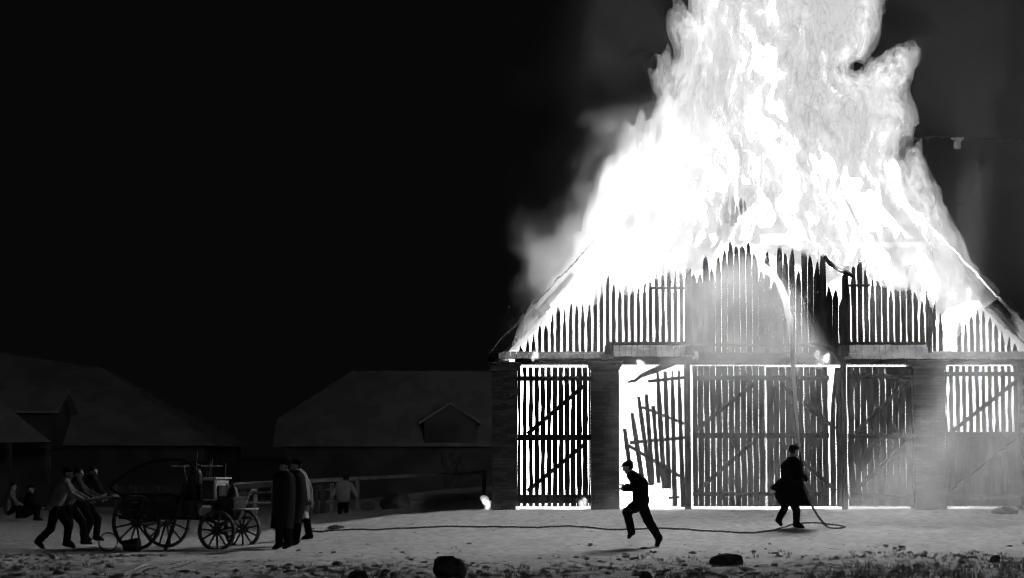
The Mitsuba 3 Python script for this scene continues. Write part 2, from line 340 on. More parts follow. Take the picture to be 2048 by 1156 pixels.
# rakes and rafters: apex at (1540, 132)
for s, (ex, ey) in ((-1, (978, 722)), (1, (2102, 722))):
    y = YB - .05
    a, b = at(ex, ey, y), at(1540, 132, y); a2, b2 = a, a + (b - a) * (.17 if s < 0 else .2)
    obj('rake_board', beam(a2, b2, .05, .17, up=(0, 1, 0)) if False else beam(a2, b2, .17, .05, up=(0, 1, 0)), 'm_beam', barn)
    d = (b - a); L = np.linalg.norm(d); d /= L; n = V(-d[2], 0, d[0]) * (1 if s < 0 else -1)
    if n[2] < 0: n = -n
    for i in range(22):                                  # verge tiles, lifted by the heat
        c = a + d * (.15 + i * .2) + n * (.13 + rng.uniform(-.01, .02))
        obj('verge_tile', beam(c, c + d * .22 + n * rng.uniform(.0, .04), .2, .02, up=n), 'm_tile', barn)
    obj('roof', plane_quad(a + V(0, .08, 0), a + (b - a) * .2 + V(0, .08, 0), a + (b - a) * .2 + V(0, 5.38, 0), a + V(0, 5.38, 0), .16), 'm_straw', barn)
    obj('roof', plane_quad(a + V(0, 5.4, 0), a + (b - a) * .985 + V(0, 5.4, 0), a + (b - a) * .985 + V(0, 15.2, 0), a + V(0, 15.2, 0), .16), 'm_straw', barn)
    for j, yy in enumerate(np.arange(47.6, 49.2, .9)):
        obj('rafter', beam(a + V(0, yy - y, 0), a + (b - a) * .3 + V(0, yy - y, 0), .1, .13, up=(0, 1, 0)), 'm_beam', barn)
for px, py in ((1540, 140), (1262, 440), (1818, 440)): obj('purlin', beam(at(px, py, YB + 1.7), at(px, py, YB + 1.7) + V(0, 13, 0), .14, .16), 'm_beam', barn)

# ------------------------------------------------------------------ flames: nested closed fronts of one burning mass
OUT = [(996, 712), (1020, 680), (1045, 645), (1075, 612), (1110, 575), (1150, 524), (1172, 465), (1182, 428), (1200, 398), (1212, 382), (1222, 350), (1240, 325), (1252, 300), (1266, 282), (1258, 262), (1262, 236), (1276, 236), (1292, 258), (1306, 246), (1312, 214), (1332, 196), (1338, 176), (1322, 130), (1336, 92), (1350, 120), (1352, 150), (1362, 128), (1376, 96), (1372, 62), (1358, 28), (1364, 4), (1384, 32), (1396, 30), (1400, 0), (1400, -60), (1440, -150), (1500, -110), (1560, -220), (1640, -120), (1690, -190), (1740, -90), (1768, -40), (1778, 0), (1770, 50), (1748, 84), (1724, 88), (1706, 104), (1700, 122), (1716, 140), (1736, 132), (1760, 120), (1782, 98), (1806, 84), (1830, 78), (1842, 96), (1834, 124), (1816, 142), (1806, 160), (1816, 184), (1826, 206), (1824, 236), (1808, 258), (1796, 286), (1788, 312), (1800, 336), (1812, 350), (1818, 320), (1822, 284), (1836, 276), (1846, 300), (1858, 330), (1864, 362), (1878, 392), (1892, 420), (1900, 452), (1922, 486), (1944, 528), (1962, 556), (1990, 588), (2018, 618), (2052, 655), (2092, 705), (2092, 1016), (994, 1016)]
def poly_sd(poly, X, Z):
    P = np.array(poly); Q = np.roll(P, -1, 0); d2 = np.full(X.shape, 1e9); ins = np.zeros(X.shape, bool)
    for a, b in zip(P, Q):
        e = b - a; t = np.clip(((X - a[0]) * e[0] + (Z - a[1]) * e[1]) / (e @ e + 1e-12), 0, 1)
        d2 = np.minimum(d2, (X - a[0] - t * e[0]) ** 2 + (Z - a[1] - t * e[1]) ** 2)
        c = (a[1] > Z) != (b[1] > Z)
        ins ^= c & (X < a[0] + (Z - a[1]) * e[0] / (e[1] if abs(e[1]) > 1e-12 else 1e-12))
    return np.where(ins, 1, -1) * np.sqrt(d2)
def nets(F, level, o, h):
    """Surface nets: (vertices, quads as triangles), wound outwards from where F > level."""
    S = F > level; nx, ny, nz = F.shape
    num, pos = np.zeros((nx - 1, ny - 1, nz - 1), np.float32), np.zeros((nx - 1, ny - 1, nz - 1, 3), np.float32)
    sl_ = lambda a, n: slice(a, n - 1 + a)
    for ax in range(3):
        for u in (0, 1):
            for w in (0, 1):
                off = [0, 0, 0]; oth = [a for a in range(3) if a != ax]; off[oth[0]], off[oth[1]] = u, w
                A = F[tuple(sl_(off[i], F.shape[i]) for i in range(3))]; off2 = list(off); off2[ax] = 1
                B = F[tuple(sl_(off2[i], F.shape[i]) for i in range(3))]
                c = (A > level) != (B > level); t = np.where(c, (level - A) / np.where(c, B - A, 1), 0)
                num += c
                for i in range(3): pos[..., i] += np.where(c, t if i == ax else off[i], 0)
    act = num > 0; idx = np.full(act.shape, -1); idx[act] = np.arange(act.sum())
    base = np.stack(np.nonzero(act), 1); v = (base + pos[act] / num[act][:, None]) * h + o
    faces = []
    for ax in range(3):
        b, c = (ax + 1) % 3, (ax + 2) % 3
        s0 = np.moveaxis(S, (ax, b, c), (0, 1, 2)); I = np.moveaxis(idx, (ax, b, c), (0, 1, 2))
        d = s0[:-1, 1:-1, 1:-1] != s0[1:, 1:-1, 1:-1]; fl = s0[:-1, 1:-1, 1:-1][d]; i, j, k_ = np.nonzero(d)
        q = np.stack([I[i, j, k_], I[i, j + 1, k_], I[i, j + 1, k_ + 1], I[i, j, k_ + 1]], 1)
        q[~fl] = q[~fl][:, ::-1]; faces += [q[:, [0, 1, 2]], q[:, [0, 2, 3]]]
    return v, np.vstack(faces)
def stretched(x, y, z, s, seed, oct=3, k=.38):
    return meshkit.fbm(np.stack([x * s, y * s, z * s * k], -1), oct, seed) - .5
hx = V(.07, .3, .1); o = V(BX(955), 45.9, Zb - .2)
nx, ny, nz = int((BX(2135) - o[0]) / hx[0]), int(7.6 / hx[1]), int((BZ(-230) - o[2]) / hx[2])
gx, gy, gzz = o[0] + np.arange(nx) * hx[0], o[1] + np.arange(ny) * hx[1], o[2] + np.arange(nz) * hx[2]
X2, Z2 = np.meshgrid(gx, gzz, indexing='ij')
poly = [(lambda q: (q[0], q[2]))(at(px, py, YB)) for px, py in OUT]
SD = poly_sd(poly, X2, Z2)
X, Yg, Z = np.meshgrid(gx, gy, gzz, indexing='ij')
amp = .12 + .5 * sm(BZ(700), BZ(330), Z)
wx = amp * (1.3 * stretched(X, Yg * .6, Z, .9, 3) + .55 * stretched(X, Yg * .6, Z, 3.0, 4, 2))
wz = amp * (1.6 * stretched(X, Yg * .6, Z, .8, 5) + .6 * stretched(X, Yg * .6, Z, 2.6, 6, 2) + 1.5 * stretched(X + .25 * Z, Yg * .6, Z, 3.6, 8, 2, .16))
sd = ndimage.map_coordinates(SD, [(X + wx - o[0]) / hx[0], (Z + wz - o[2]) / hx[2]], order=1, mode='nearest')
top_z = np.interp(gx, [BX(p[0]) for p in prof], [BZ(p[1]) for p in prof])[:, None, None]
over = sm(-.55, .5, Z - top_z + .5 * stretched(X, Z * 0, Z, 2.2, 15, 2))                       # 0 behind the planks, 1 above their burnt tops
front = 47.55 - 1.0 * over + .55 * stretched(X, Z * 0, Z, 1.1, 11) * (.3 + over) + .18 * stretched(X, Z * 0, Z, 4, 12, 2) * over
back = 51.5 - 2.2 * sm(.2, -.3, np.minimum((X - XL) * 1.06, (XR - X) * 1.06) - (Z - Zeave)) + 1.2 * stretched(X, Z * 0, Z, .6, 13)
sd = np.where(SD[:, None, :] < -.6, -1.0, sd)
Fd = np.minimum(np.minimum(sd, (Yg - front) * 1.1), back - Yg)
def shells(F, levels, wisp=0, o=o, hx=hx):
    vs, fs, n = [], [], 0
    for i, L in enumerate(levels):
        v, f = nets(F if not wisp else F + wisp * (stretched(X + i * 3.7, Yg * .5, Z + i * 1.9, 2.4, 61 + i, 3, .3) + .6 * stretched(X, Yg * .6, Z, 6.5, 71 + i, 2, .2)) * sm(-.1, .5, over), L, o, hx); vs.append(v); fs.append(f + n); n += len(v)
    return trimesh.Trimesh(np.vstack(vs), np.vstack(fs), process=False)
def flame(name, mesh, label=None, gain=1.0, parent=None, cat='fire', **kw):
    k = obj(name, mesh, {'type': 'null'}, parent, label=label, cat=None if parent else cat, **kw)
    scene[k]['emitter'] = {'type': 'area', 'radiance': grey(FLAME * gain)}
    return k
fk = flame('fire', shells(Fd, (.0, .03, .06, .09, .12, .16, .20, .25, .31, .38), .42), 'huge white flames pouring through the roof and gable of the barn', gain=.066 / FLAME, kind='stuff')
# streaming tongues inside the outer fronts: the brighter streaks, hottest at their hearts
ho = V(.048, .24, .1); no_ = [int(14.1 / ho[0]), int(3.8 / ho[1]), int((gzz[-1] - Zeave + .6) / ho[2])]; oo = V(o[0], o[1], Zeave - .6)
TX, TY, TZ = np.meshgrid(*[oo[i] + np.arange(no_[i]) * ho[i] for i in range(3)], indexing='ij')
onto = lambda A: ndimage.map_coordinates(np.broadcast_to(A, X.shape), [(TX - o[0]) / hx[0], (TY - o[1]) / hx[1], (TZ - o[2]) / hx[2]], order=1, mode='nearest')
t_sd, t_fr, t_ov, t_bk = onto(sd), onto(front), onto(over), onto(back)
wv = 1.7 * stretched(TX, TY * .3, TZ, .7, 21, 3, .7) + .5 * stretched(TX, TY * .5, TZ, 2.2, 27, 2, .6)
stv = .36 * stretched(TX + wv + TZ * .22, TY * .5, TZ, 1.2, 22, 2, .4) + .52 * stretched(TX + wv * 1.1 + TZ * .22, TY * .7, TZ, 4.4, 23, 2, .24) + .42 * stretched(TX + wv + TZ * .2, TY * .9, TZ, 9.5, 24, 2, .24)
rim = np.minimum(t_sd, TY - t_fr)
msk = np.minimum.reduce([(rim - .06) / .25, (1.0 - rim) / .3, t_ov * 4 - .2, (t_bk - .3 - TY) / .3, (1.4 - (TY - t_fr)) / .3])
Gd = stv - .35 * np.clip(1 - msk, 0, 3) - .12 * sm(2.0, .5, t_sd)
Gm = Gd.max(1); Gm = Gm[(t_sd[:, 5] > .5) & (t_ov[:, 3] > .8)]
cover = lambda c_: float(np.quantile(Gm, 1 - c_))          # the level that so much of the picture of the fire lies above
flame('tongue', shells(Gd, [cover(c_) for c_ in (.84, .70, .56, .43, .32)], 0, oo, ho), parent=fk, gain=.052 / FLAME, kind='stuff')
flame('core', shells(Gd, (cover(HOT),), 0, oo, ho), parent=fk, gain=CORE / FLAME, kind='stuff')
# behind the boards the whole inside of the barn is alight
flame('glow', shells(np.minimum(np.minimum(sd, np.minimum((Yg - front - .9), back - .4 - Yg)), (1.0 - 2 * over)), (.1, .2)), parent=fk, gain=9.0, kind='stuff')

def small_fire(px, py0, py1, w, y, label, seed, gain=2.2, lean_=0.0):
    """A little fire of a few tongues: nested closed fronts again."""
    r = np.random.default_rng(seed); c = at(px, py1, y); hgt = at(px, py0, y)[2] - c[2]; ms = []
    for t in range(5):
        ctr = c + V(r.uniform(-.6, .6) * w, r.uniform(-.04, .04), hgt * r.uniform(.15, .75) + .02)
        for q in (1, .6):
            m = trimesh.creation.icosphere(3, 1.0); v = np.array(m.vertices)
            v *= 1 + 1.0 * (meshkit.fbm(v * (1.6, 1.6, .8) + seed * 7 + t * 3, 3, seed) - .5)[:, None]
            v[:, 0] += .35 * np.maximum(v[:, 2], 0) * math.sin(seed + t); v *= V(w * r.uniform(.3, .6), w * .4, hgt * r.uniform(.25, .5)) * q; m.vertices = v + ctr; ms.append(m)
    flame('small_fire', cat_(ms), label, gain=gain)
small_fire(974, 995, 1010, .16, 46.7, 'small bright fire low against the left corner pier, beside the fence post', 1)
small_fire(978, 1008, 1023, .1, 46.55, 'burning scrap on the ground under the fire at the left corner pier', 2)
small_fire(1035, 1012, 1022, .05, 46.75, 'tiny flame at the foot of the left corner pier', 3)
small_fire(1165, 998, 1018, .1, 46.85, 'narrow flame at the bottom right of the left slatted door', 4)
small_fire(1645, 704, 732, .22, 46.85, 'flames licking over the header beam above the double door', 5)
small_fire(1282, 718, 732, .13, 46.8, 'small flame on the beam above the open doorway', 6)
small_fire(1070, 704, 722, .12, 46.72, 'small flame hanging over the tiled ledge at the far left', 7)

# ------------------------------------------------------------------ smoke
sh = V(.14, .3, .14); so = V(BX(760), 42.0, -.6); send = V(BX(2330), 58.0, BZ(-190))
sn = np.ceil((send - so) / sh).astype(int)
ax = [so[i] + (np.arange(sn[i]) + .5) * sh[i] for i in range(3)]
SX, SY, SZ = np.meshgrid(*ax, indexing='ij')
PX, PY = 1024 + SX * 85.1, 917 - (SZ - 1.8) * 85.1       # barn-front picture units, for laying the plumes out
nz_ = lambda s, seed, oct=4, k=.7: meshkit.fbm(np.stack([SX * s, SY * s, SZ * s * k], -1), oct, seed)
n1, n2, n3 = nz_(.35, 41), nz_(1.1, 42), nz_(1.25, 43, 4, 1.0)
def region(pts, soft, wob=60):
    X_, Z_ = np.meshgrid(ax[0], ax[2], indexing='ij'); P_ = [(BX(a), BZ(b)) for a, b in pts]
    S_ = poly_sd(P_, X_, Z_)[:, None, :]
    d = np.broadcast_to(S_, SX.shape)
    d = d + (n1 - .5) * wob / 85 * 2 + (n2 - .5) * wob / 85
    return sm(-soft, soft, d)
layer = lambda a, b, s=.8: sm(a - s, a + s, SY) * (1 - sm(b - s, b + s, SY))
D = np.zeros(SX.shape)
# the lit plume that rolls off the left roof slope
D += .17 * region([(1000, 720), (1020, 640), (1060, 560), (1065, 520), (1040, 470), (1050, 430), (1110, 440), (1150, 390), (1160, 330), (1190, 260), (1240, 210), (1420, 200), (1300, 700)], .2, 130) * layer(48.5, 53) * (.22 + 1.3 * sm(.40, .60, n3))
D += .035 * region([(1150, 420), (1180, 200), (1120, 60), (1200, -200), (1500, -200), (1400, 500)], 1.4, 220) * layer(49, 55) * 2 * sm(.3, .75, n1) * sm(.25, .7, n3)
# the wide drift right of the fire and behind it
D += .015 * region([(1760, -260), (2500, -260), (2500, 760), (1960, 760), (1800, 300)], 1.2, 150) * layer(48.5, 57) * (.25 + 2.2 * sm(.35, .7, n1) * sm(.2, .8, n3))
col = np.exp(-((PX - (1985 + (560 - PY) * .12)) / 26) ** 2) * sm(640, 560, PY) * (1 - sm(330, 260, PY) * .8)
D += .05 * col * layer(48.5, 52)
# spray and steam before the double door and the middle of the gable
D += .36 * region([(1385, 720), (1392, 570), (1450, 525), (1530, 550), (1580, 620), (1600, 720)], .55, 110) * layer(44.6, 46.8, .4) * (.3 + 1.0 * n2)
D += .18 * region([(1385, 1030), (1400, 700), (1600, 700), (1650, 1030)], .6, 90) * layer(44.8, 46.6, .5) * (.4 + 1.2 * n2)
D += .085 * region([(1250, 1040), (1250, 725), (1690, 700), (2300, 700), (2300, 1040)], .5, 80) * layer(44.4, 46.6, .5) * (.45 + .9 * n2)
D += .6 * region([(1815, 1030), (1835, 700), (1890, 690), (1900, 860), (1950, 1030)], .6, 130) * layer(44.6, 46.7, .4) * (.5 + 1.0 * n2)
# dust and steam drifting over the ground on the right
D += .44 * region([(1600, 1060), (1700, 950), (1800, 860), (1900, 900), (2040, 830), (2300, 840), (2300, 1060)], .6, 150) * layer(43.0, 46.5, .7) * (.3 + 1.4 * n2)
low = np.exp(-np.maximum(SZ - .55, 0) / .16)
D += .26 * low * sm(-2.5, 1.0, SX) * layer(44.8, 46.8, .5) * n2
D += .14 * region([(1100, 720), (1180, 560), (1380, 500), (1380, 720)], .4, 80) * layer(45.4, 46.8, .4) * (.2 + 1.2 * n2)
D += .14 * region([(1690, 720), (1690, 560), (1870, 500), (1960, 720)], .4, 80) * layer(45.4, 46.8, .4) * (.2 + 1.2 * n2)
for px, py, r_, a in ((815, 1020, .35, .35), (1225, 1000, .3, .3), (1110, 1008, .3, .12)):
    c = at(px, py, 46.2); D += a * np.exp(-(((SX - c[0]) ** 2 + (SY - c[1]) ** 2 + (SZ - c[2]) ** 2) / r_ ** 2)) * (.4 + n2)
for a, s in enumerate(SX.shape):                          # nothing reaches the faces of the box
    i = np.arange(s); e = np.minimum(i, s - 1 - i); shp = [1, 1, 1]; shp[a] = s
    if a != 0 or True: D = D * np.clip(e / 3, 0, 1).reshape(shp)
D = np.clip(D, 0, .6)
scene['smoke_medium'] = {'type': 'heterogeneous', 'albedo': .94, 'scale': SMOKE,
    'sigma_t': {'type': 'gridvolume', 'grid': mi.VolumeGrid(np.ascontiguousarray(D.transpose(2, 1, 0)[..., None].astype(np.float32))), 'filter_type': 'trilinear', 'wrap_mode': 'clamp',
                'to_world': T().translate(so.tolist()).scale((sn * sh).tolist())}, 'phase': {'type': 'hg', 'g': .25}}
c = so + sn * sh / 2
scene['smoke'] = {'type': 'cube', 'to_world': T().translate(c.tolist()).scale((sn * sh / 2).tolist()), 'bsdf': {'type': 'null'}, 'interior': {'type': 'ref', 'id': 'smoke_medium'}}
say('smoke', 'pale smoke and steam drifting round the burning barn', 'smoke', kind='stuff')
# ------------------------------------------------------------------ farmhouses behind
def wall_box(k, x0, x1, y0, y1, z1, m='m_plaster'): obj('wall', box(x0, x1, y0, y1, -.3, z1), m, k)
def window(k, cx, y, zc, w=.9, h=1.1):
    i = COUNT.get(k + 'w', -1) + 1; COUNT[k + 'w'] = i
    key = f'{k}__window' + (f'_{i:03d}' if i else '')
    fr = [box(cx - w / 2, cx + w / 2, y - .06, y - .003, zc + h / 2 - .07, zc + h / 2), box(cx - w / 2, cx + w / 2, y - .06, y - .003, zc - h / 2, zc - h / 2 + .07),
          box(cx - w / 2, cx - w / 2 + .07, y - .06, y - .003, zc - h / 2 + .072, zc + h / 2 - .072), box(cx + w / 2 - .07, cx + w / 2, y - .06, y - .003, zc - h / 2 + .072, zc + h / 2 - .072),
          box(cx - .03, cx + .03, y - .055, y - .003, zc - h / 2 + .072, zc + h / 2 - .072)]
    scene[key] = mikit.ply(cat_(fr), 'm_wood')
    obj('pane', box(cx - w / 2 + .072, cx + w / 2 - .072, y - .03, y - .02, zc - h / 2 + .072, zc + h / 2 - .072), 'm_glass', key)

# the half-hipped thatched house in the middle
Y1 = 86.0
h1 = thing('farmhouse', 'dim thatched farmhouse with half-hipped roof, behind the fence left of the barn', 'house')
p = lambda px, py, Y=Y1: at(px, py, Y)
xl, xr, ze, zr, zh = p(545, 893)[0], p(1120, 893)[0], p(540, 893)[2], p(690, 733)[2], p(545, 836)[2]
dp = 8.5; xm0, xm1 = p(690, 733)[0], p(1000, 733)[0]; yr = Y1 + dp / 2; th = (zh - ze) / (zr - ze) * dp / 2
wall_box(h1, xl + .5, xr - .5, Y1 + .5, Y1 + dp - .5, ze + .05)
roof = hull([(xl, Y1, ze), (xr, Y1, ze), (xr, Y1 + dp, ze), (xl, Y1 + dp, ze), (xl, Y1 + th, zh), (xl, Y1 + dp - th, zh), (xm0, yr, zr + (yr - Y1) * .0), (xm1, yr, zr), (xr, Y1 + th, zh), (xr, Y1 + dp - th, zh)])
obj('roof', roof, 'm_thatch', h1)
a, b, c = p(848, 893)[0], p(952, 893)[0], p(900, 808)[2]
def gable_dormer(k, x0, x1, y, z0, zw, zt, deep, m='m_plaster', windows=True):
    i = COUNT.get(k + 'd', -1) + 1; COUNT[k + 'd'] = i
    key = f'{k}__dormer' + (f'_{i:03d}' if i else ''); xm = (x0 + x1) / 2
    scene[key] = mikit.ply(hull([(x0, y, z0), (x1, y, z0), (x1, y, zw), (x0, y, zw), (xm, y, zt), (x0, y + deep, z0), (x1, y + deep, z0), (x1, y + deep, zw), (x0, y + deep, zw), (xm, y + deep, zt)]), m)
    for s, xa in ((-1, x0), (1, x1)):
        obj('dormer_roof', plane_quad((xm, y - .25, zt + .1), (xa + s * .25, y - .25, zw - .1), (xa + s * .25, y + deep, zw - .1), (xm, y + deep, zt + .1), .09), 'm_thatch', key)
    if windows:
        for cx in (xm - (x1 - x0) * .2, xm + (x1 - x0) * .2):
            obj('pane', box(cx - .3, cx + .3, y - .03, y - .005, z0 + (zw - z0) * .25, z0 + (zw - z0) * .9), 'm_glass', key)
gable_dormer(h1, a, b, Y1 + .2, ze + .05, p(850, 840)[2], c, 3.0, windows=False)
obj('door', box(p(905, 930)[0] - .5, p(905, 930)[0] + .5, Y1 + .44, Y1 + .497, -.2, 2.0), 'm_wood', h1)

# the long house on the left, roof ridge running away from the camera
Y2 = 74.0
h2 = thing('farmhouse', 'dim long farmhouse with hipped thatched roof and dormer at the left edge', 'house')
p = lambda px, py, Y=Y2: at(px, py, Y)
xl, xr, ze = p(-330, 893)[0], p(432, 893)[0], p(430, 891)[2]
ra, rb = at(-230, 672, Y2 + 6), at(208, 737, Y2 + 5.2)
obj('roof', hull([(xl, Y2, ze), (xr, Y2, ze), (xr, Y2 + 11, ze), (xl, Y2 + 11, ze), ra, at(0, 705, Y2 + 5.6), rb]), 'm_thatch', h2)
wall_box(h2, xl + .5, xr - .5, Y2 + .5, Y2 + 10.5, ze + .05)
# dormer wing with its gable turned to the fire
x0, x1, y0, y1 = p(-60, 850)[0], at(108, 850, Y2 - 1.4)[0], Y2 - 1.6, Y2 + 1.3
zt, zw, zb = at(138, 783, Y2 - .2)[2], at(108, 815, Y2 - 1.4)[2], ze - .1
ym = (y0 + y1) / 2
key = f'{h2}__dormer'
scene[key] = mikit.ply(hull([(x0, y0, zb), (x1, y0, zb), (x1, y1, zb), (x0, y1, zb), (x0, y0, zw), (x1, y0, zw), (x1, y1, zw), (x0, y1, zw), (x0, ym, zt), (x1, ym, zt)]), 'm_plaster')
for s, ya in ((-1, y0), (1, y1)):
    obj('dormer_roof', plane_quad((x0, ym, zt + .1), (x1 + .25, ym, zt + .1), (x1 + .25, ya + s * .3, zw - .12), (x0, ya + s * .3, zw - .12), .1), 'm_thatch', key)
# porch roof in front of it
pr = f'{h2}__porch'
scene[pr] = mikit.ply(hull([at(-40, 812, Y2 - 2.0), at(5, 806, Y2 - 2.0), at(103, 884, Y2 - 3.4), at(-120, 886, Y2 - 3.4), at(103, 884, Y2 - .5), at(-120, 886, Y2 - .5)]), 'm_thatch')
for px in (20, 98): obj('porch_post', box(at(px, 900, Y2 - 3.2)[0] - .07, at(px, 900, Y2 - 3.2)[0] + .07, Y2 - 3.3, Y2 - 3.15, -.1, at(px, 886, Y2 - 3.2)[2]), 'm_wood', pr)

# ------------------------------------------------------------------ fence, benches and clutter behind
def fence(name, label, posts, rails, Y, w=.12, group=None, m='m_fence'):
    k = thing(name, label, 'fence', group)
    for px, pt, Yp in posts:
        q = at(px, pt, Yp); obj('post', bevel_box(q[0] - w / 2, q[0] + w / 2, Yp - w / 2, Yp + w / 2, GZ(q[0], Yp) - .2, q[2], .01), m, k)
    for a, b, h in rails:
        P, Q = at(*a), at(*b); n = 2
        obj('rail', beam(P, Q, .06, h, b=.008), m, k)
    return k
YF = 62.0
fence('fence', 'two-rail wooden fence running from the barn corner behind the walking men', [(968, 944, 60.0), (715, 959, YF), (664, 966, 62.4), (511, 966, YF)],
      [((972, 944, 59.8), (715, 957, YF - .1), .10), ((715, 957, YF - .1), (468, 969, YF - .1), .12), ((960, 996, 60.1), (715, 1004, YF), .05), ((712, 978, YF + .02), (610, 980, YF), .05), ((700, 1003, YF - .06), (470, 1006, YF - .06), .06)], YF)
fence('fence', 'lower paddock fence rails seen between the engine and the coated men', [(488, 972, 60.5), (548, 968, 60.5), (632, 970, 61), (646, 972, 61)], [((455, 976, 60.4), (552, 968, 60.4), .16), ((455, 988, 60.43), (552, 984, 60.43), .07), ((625, 972, 60.9), (650, 972, 60.9), .1)], 60.5, .15, m='m_fence_dim')
k = thing('picket_fence', 'low picket fence far behind the cart wheel', 'fence')
for i in range(11):
    q = at(232 + 10 * i, 968 + (i % 3), 66.0); obj('picket', slab([(q[0] - .05, -.1), (q[0] + .05, -.1), (q[0] + .05, q[2] - .06), (q[0], q[2]), (q[0] - .05, q[2] - .06)], 66.0, 66.03), 'm_wood', k)
for py in (974, 986): obj('rail', beam(at(226, py, 66.06), at(340, py, 66.06), .04, .06), 'm_wood', k)
def bench(label, px0, px1, py, Y, h=.5, d=.5):
    k = thing('bench', label, 'bench'); a, b = at(px0, py, Y), at(px1, py, Y); z = a[2]
    obj('seat', bevel_box(a[0], b[0], Y - d / 2, Y + d / 2, z - .05, z, .008), 'm_fence', k)
    for x_ in (a[0] + .15, b[0] - .15):
        for yy in (Y - d / 2 + .06, Y + d / 2 - .06): obj('leg', beam((x_, yy, z - .052), (x_ + .03, yy, GZ(x_, yy)), .06, .06, up=(0, 1, 0)), 'm_fence', k)
bench('long pale bench seen under the deck of the fire engine', 352, 448, 1011, 54.0)
bench('bench standing behind the fence near the man in the white shirt', 632, 700, 1003, 64.0)

def rough(c, r, seed, rot=0, amp=.22, sub=3):
    m = trimesh.creation.icosphere(sub, 1.0); v = np.array(m.vertices)
    n = meshkit.fbm(v * 1.3 + seed, 3, seed) - .5; v = v * (1 + amp * 2 * n[:, None]); v = v + (meshkit.fbm(v * 5 + 3, 2, seed + 1) - .5)[:, None] * v * .12
    v[:, 2] = np.where(v[:, 2] < -.55, -.55 + (v[:, 2] + .55) * .3, v[:, 2]); v *= r
    ca, sa = math.cos(rot), math.sin(rot); v = v @ np.array([[ca, sa, 0], [-sa, ca, 0], [0, 0, 1]])
    m.vertices = v + np.array(c); return m
def stone(px, py, Y, r, seed, label, rot=0, m='m_stone'):
    q = at(px, py, Y); obj('stone', rough((q[0], Y, GZ(q[0], Y) + r[2] * .42), r, seed, rot), m, smooth=50, label=label, cat='stone')
stone(899, 1148, 30.4, (.245, .2, .235), 4, 'large round boulder at the bottom edge in the middle of the yard')
stone(716, 1156, 30.0, (.16, .15, .13), 9, 'small boulder half cut off by the bottom edge, left of the large one')
stone(1454, 1117, 34.0, (.29, .17, .135), 15, 'flat oblong boulder right of the running man', .1)
stone(1990, 1105, 35, (.09, .08, .08), 21, 'fist-sized dark stone in the grass at the far right')
stone(1292, 1160, 29.9, (.1, .1, .1), 23, 'little stone peeping over the bottom edge below the running man')
for px, py, Y, r, sd_, lab in ((790, 1018, 55, (.42, .3, .3), 31, 'dark low heap lying behind the snow edge near the fence'), (2010, 1032, 45, (.3, .2, .1), 35, 'flat stone slab lying before the far right door')):
    stone(px, py, Y, r, sd_, lab)
q = at(735, 1022, 57); obj('bundle', rough((q[0], 57, GZ(q[0], 57) + .1), (.2, .15, .14), 41), 'm_cloth_grey', smooth=50, label='small pale bundle on the ground right of the thin fence post', cat='bundle')
q = at(672, 1060, 43.5); obj('bundle', rough((q[0], 43.5, GZ(q[0], 43.5) + .03), (.17, .12, .06), 43), 'm_cloth_grey', smooth=50, label='flat rag lying on the hose line in the open yard', cat='bundle')
# plank on the ground, bottom left
a, b = at(285, 1130, 33.8), at(238, 1160, 30.6)
obj('board', beam((a[0], a[1], GZ(a[0], a[1]) + .05), (b[0], b[1], GZ(b[0], b[1]) + .05), .14, .035), 'm_fence', label='loose pale board lying on the ground below the fire engine', cat='board')

# clods and tufts
def tufts(n, region, hgt, seed, blades=(5, 9)):
    r = np.random.default_rng(seed); vs, fs = [], []; c = 0
    while c < n:
        x_, y_ = region(r)
        if x_ is None: continue
        c += 1; z = GZ(x_, y_); k_ = r.integers(*blades)
        for _ in range(k_):
            a = r.uniform(0, 2 * np.pi); l = hgt * r.uniform(.35, 1.25); bx_, by_ = x_ + r.normal(0, .035), y_ + r.normal(0, .035); w = r.uniform(.004, .009); t = r.uniform(.1, .8) * l
            d = V(math.cos(a), math.sin(a)); s = V(-d[1], d[0]) * w; i = len(vs)
            for f_, wf in ((0, 1), (.55, .75), (1, 0)):
                px_, py_, pz_ = bx_ + d[0] * t * f_ ** 2, by_ + d[1] * t * f_ ** 2, z - .01 + l * f_ * (1 - .25 * f_)
                vs.append((px_ - s[0] * wf, py_ - s[1] * wf, pz_)); vs.append((px_ + s[0] * wf, py_ + s[1] * wf, pz_))
            fs += [(i, i + 1, i + 3), (i, i + 3, i + 2), (i + 2, i + 3, i + 4)]
    return trimesh.Trimesh(np.array(vs), np.array(fs), process=False)
def in_view(r, y0, y1, dens):
    y_ = r.uniform(y0, y1); x_ = r.uniform(-.27, .27) * y_
    if float(meshkit.fbm(V(x_ * .7, y_ * .7, 2), 3, 77)) + dens(x_, y_) < r.uniform(.35, 1.05): return None, None
    return x_, y_
obj('grass', tufts(1500, lambda r: in_view(r, 28.5, 38, lambda a, b: .12 - .035 * (b - 29) + .04 * (a > 4) * (a - 4)), .085, 51), 'm_grass', kind='stuff', label='short dry grass tufts in the trampled foreground')
obj('grass', tufts(200, lambda r: (lambda y_: (r.uniform(3.9 + (y_ - 28.5) * .32, .27 * y_), y_))(r.uniform(28.4, 33.5)), .2, 52), 'm_grass', kind='stuff', label='taller dry grass thick in the bottom right corner')
r = np.random.default_rng(5); ms = []
while len(ms) < 600:
    x_, y_ = in_view(r, 28.5, 39.5, lambda a, b: .15 - .03 * (b - 29))
    if x_ is None: continue
    m = trimesh.creation.icosphere(1, 1.0); s = r.uniform(.012, .055) * (1 - (y_ - 28.5) * .03)
    m.vertices = np.array(m.vertices) * (1 + r.normal(0, .2, (len(m.vertices), 1))) * (s * r.uniform(1, 2), s * r.uniform(1, 2), s * .8) + (x_, y_, GZ(x_, y_) + s * .3); ms.append(m)
